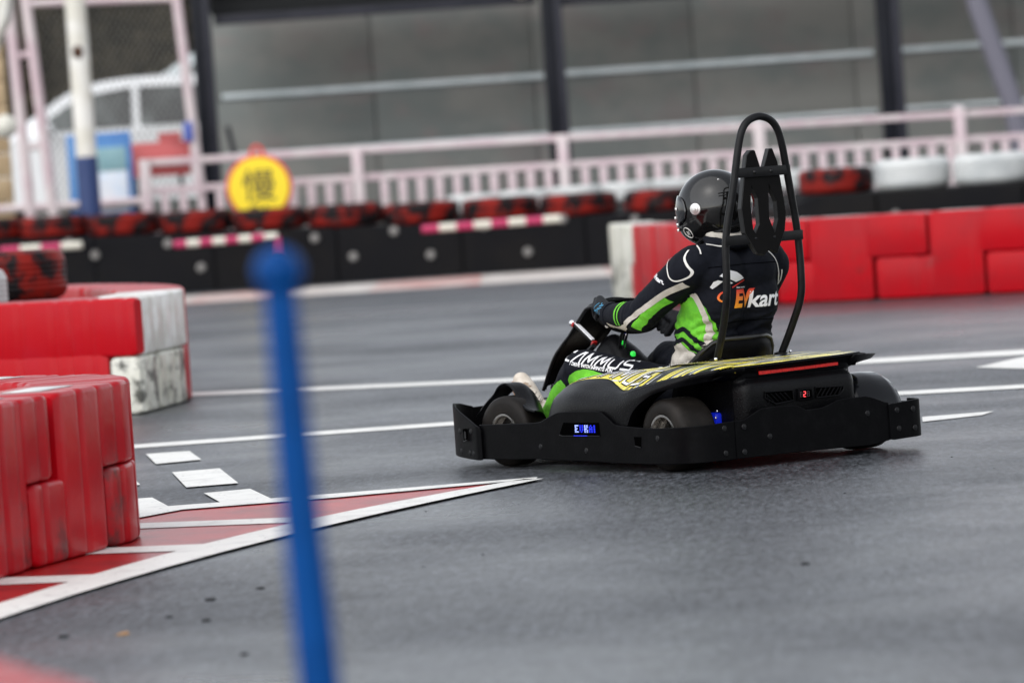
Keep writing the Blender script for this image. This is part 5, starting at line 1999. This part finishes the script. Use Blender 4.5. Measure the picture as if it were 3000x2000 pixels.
# ---- helmet
psi = R(27.7)
Hf = Vector((math.cos(psi), math.sin(psi), 0))
Hl = Vector((-math.sin(psi), math.cos(psi), 0))
tilt = R(6)
Hu = Vector((0, 0, 1)) * math.cos(tilt) + Hf * math.sin(tilt)
Hf = (Hf * math.cos(tilt) - Vector((0, 0, 1)) * math.sin(tilt))
HC = Vector((.300, .0, 1.093))
HR = Matrix((Hf, Hl, Hu)).transposed()


def hpt(lon, lat, ex=0.0):
    """lon 0 front, 90 left; lat up"""
    a, e = R(lon), R(lat)
    x, y, z = math.cos(e) * math.cos(a), math.cos(e) * math.sin(a), math.sin(e)
    rx, ry, rz = .172 + ex, .146 + ex, .172 + ex
    fx = x * rx
    fy = y * ry
    fz = z * rz
    if z < 0 and x > 0:
        fx *= 1 + .16 * x * min(1, -z * 1.8)
    if z < 0:
        fy *= 1 - .10 * min(1, -z * 1.3)
        fx *= 1 - (.10 * min(1, -z * 1.3) if x < 0 else 0)
    # rear spoiler hint
    return HC + HR @ Vector((fx, fy, fz))


def lowlat(lon):
    c_ = math.cos(R(lon))
    return -40 - 17 * max(c_, 0) + 10 * max(-c_, 0)


rows = []
for j in range(33):
    rows.append([hpt(lon, 90 - (90 - lowlat(lon)) * j / 32) for lon in range(0, 361, 6)])
hm = B().grid(rows[1:]).out('helmet', 'helmet', P, angle=70)
b = B()
n_ = len(rows[1])
b.add([HC + Hu * .172] + rows[1][:-1], [(0, i + 1, (i + 1) % (n_ - 1) + 1) for i in range(n_ - 1)])
b.out('crown_cap', 'helmet', hm)
hm['label'] = 'glossy carbon helmet'
B().tube([hpt(lon, lowlat(lon), .001) for lon in range(0, 360, 6)], .0075, 8, closed=True).out('edge_trim', 'tube', hm)
B().tube([hpt(lon, lowlat(lon) - 4, -.022) for lon in range(0, 360, 6)], .024, 10, closed=True).out('padding', 'padding', hm)
# chin curtain down the front sides
rows = []
for lon in range(-60, 61, 6):
    rows.append([hpt(lon, lowlat(lon), .0), hpt(lon, lowlat(lon) - 9, -.010), hpt(lon, lowlat(lon) - 14, -.03)])
B().grid(rows).out('chin_skirt', 'padding', hm)
rows = []
for lon in range(-64, 65, 4):
    t_ = 1 - (abs(lon) / 64) ** 4
    rows.append([hpt(lon, la, .0045) for la in np.linspace(2 - 20 * t_ ** .5 - 0, 6 + 22 * t_ ** .5, 7)])
vz = B().grid(rows).out('visor', 'visor', hm)
solid(vz, .003, 0)
for sgn in (1, -1):
    n = (hpt(78 * sgn, 4) - HC).normalized()
    c_ = hpt(82 * sgn, 3, .001)
    nn = (Hl * sgn + Hf * .05)
    B().lathe([(.0001, .016), (.005, .016), (.006, .012), (.014, .011), (.015, .008), (.025, .006), (.026, 0)], c_, nn, 24).out('visor_screw', 'screw', hm)
B().lathe([(.0001, .0022), (.015, .002), (.016, 0)], hpt(160, -8, .0), (hpt(160, -8) - HC), 20).out('round_sticker', 'print', hm)
B().lathe([(.0001, .0032), (.010, .003), (.0105, 0)], hpt(160, -8, .0), (hpt(160, -8) - HC), 20).out('sticker_centre', 'printred', hm)
B().tube([hpt(50 + 9 * math.cos(R(a)), -30 + 9 * math.sin(R(a)), .001) for a in range(0, 360, 24)], .002, 6, closed=True).out('chin_emblem', 'pipew', hm)
B().tube([hpt(a, l_, .0015) for a, l_ in ((48, -34), (50, -27), (52, -34), (54, -27))], .0016, 6).out('chin_emblem', 'pipew', hm)
for la in (12, 16):
    B().tube([hpt(lon, la + 4, .002) for lon in (120, 128, 136, 142)], .002, 6).out('vent_line', 'tube', hm)
for (lon, la) in ((38, 8), (30, -4), (36, -14), (28, -22)):
    B().box(hpt(lon, la, .006), (.010, .018, .012), HR, .002).out('visor_clip', 'screw', hm)
B().ball(hpt(128, 44, .0), .005, 8).out('vent_plug', 'screw', hm)
b = B()
vs, fs = text2d('art of racing', .012, bold=.0004)
n = len(vs)
o = mesh('neck_label', [(.128, .045 - x, .952 + y) for x, y in vs], fs, 'yellowp', body, smooth=False)
solid(o, .001, 0)

# water thrown from the tyres is not modelled; a few loose drops sit on the deck
b = B()
rs = random.Random(11)
for _ in range(160):
    y = rs.uniform(-.34, .34)
    x = rs.uniform(-.21, .2)
    r_ = rs.uniform(.0008, .0018)
    b.ball((x, y, .4425 if x < .1 else .443), (r_ * 1.4, r_ * 1.4, r_), 6)
tag(b.out('water_drops', 'chrome', K), kind='stuff')
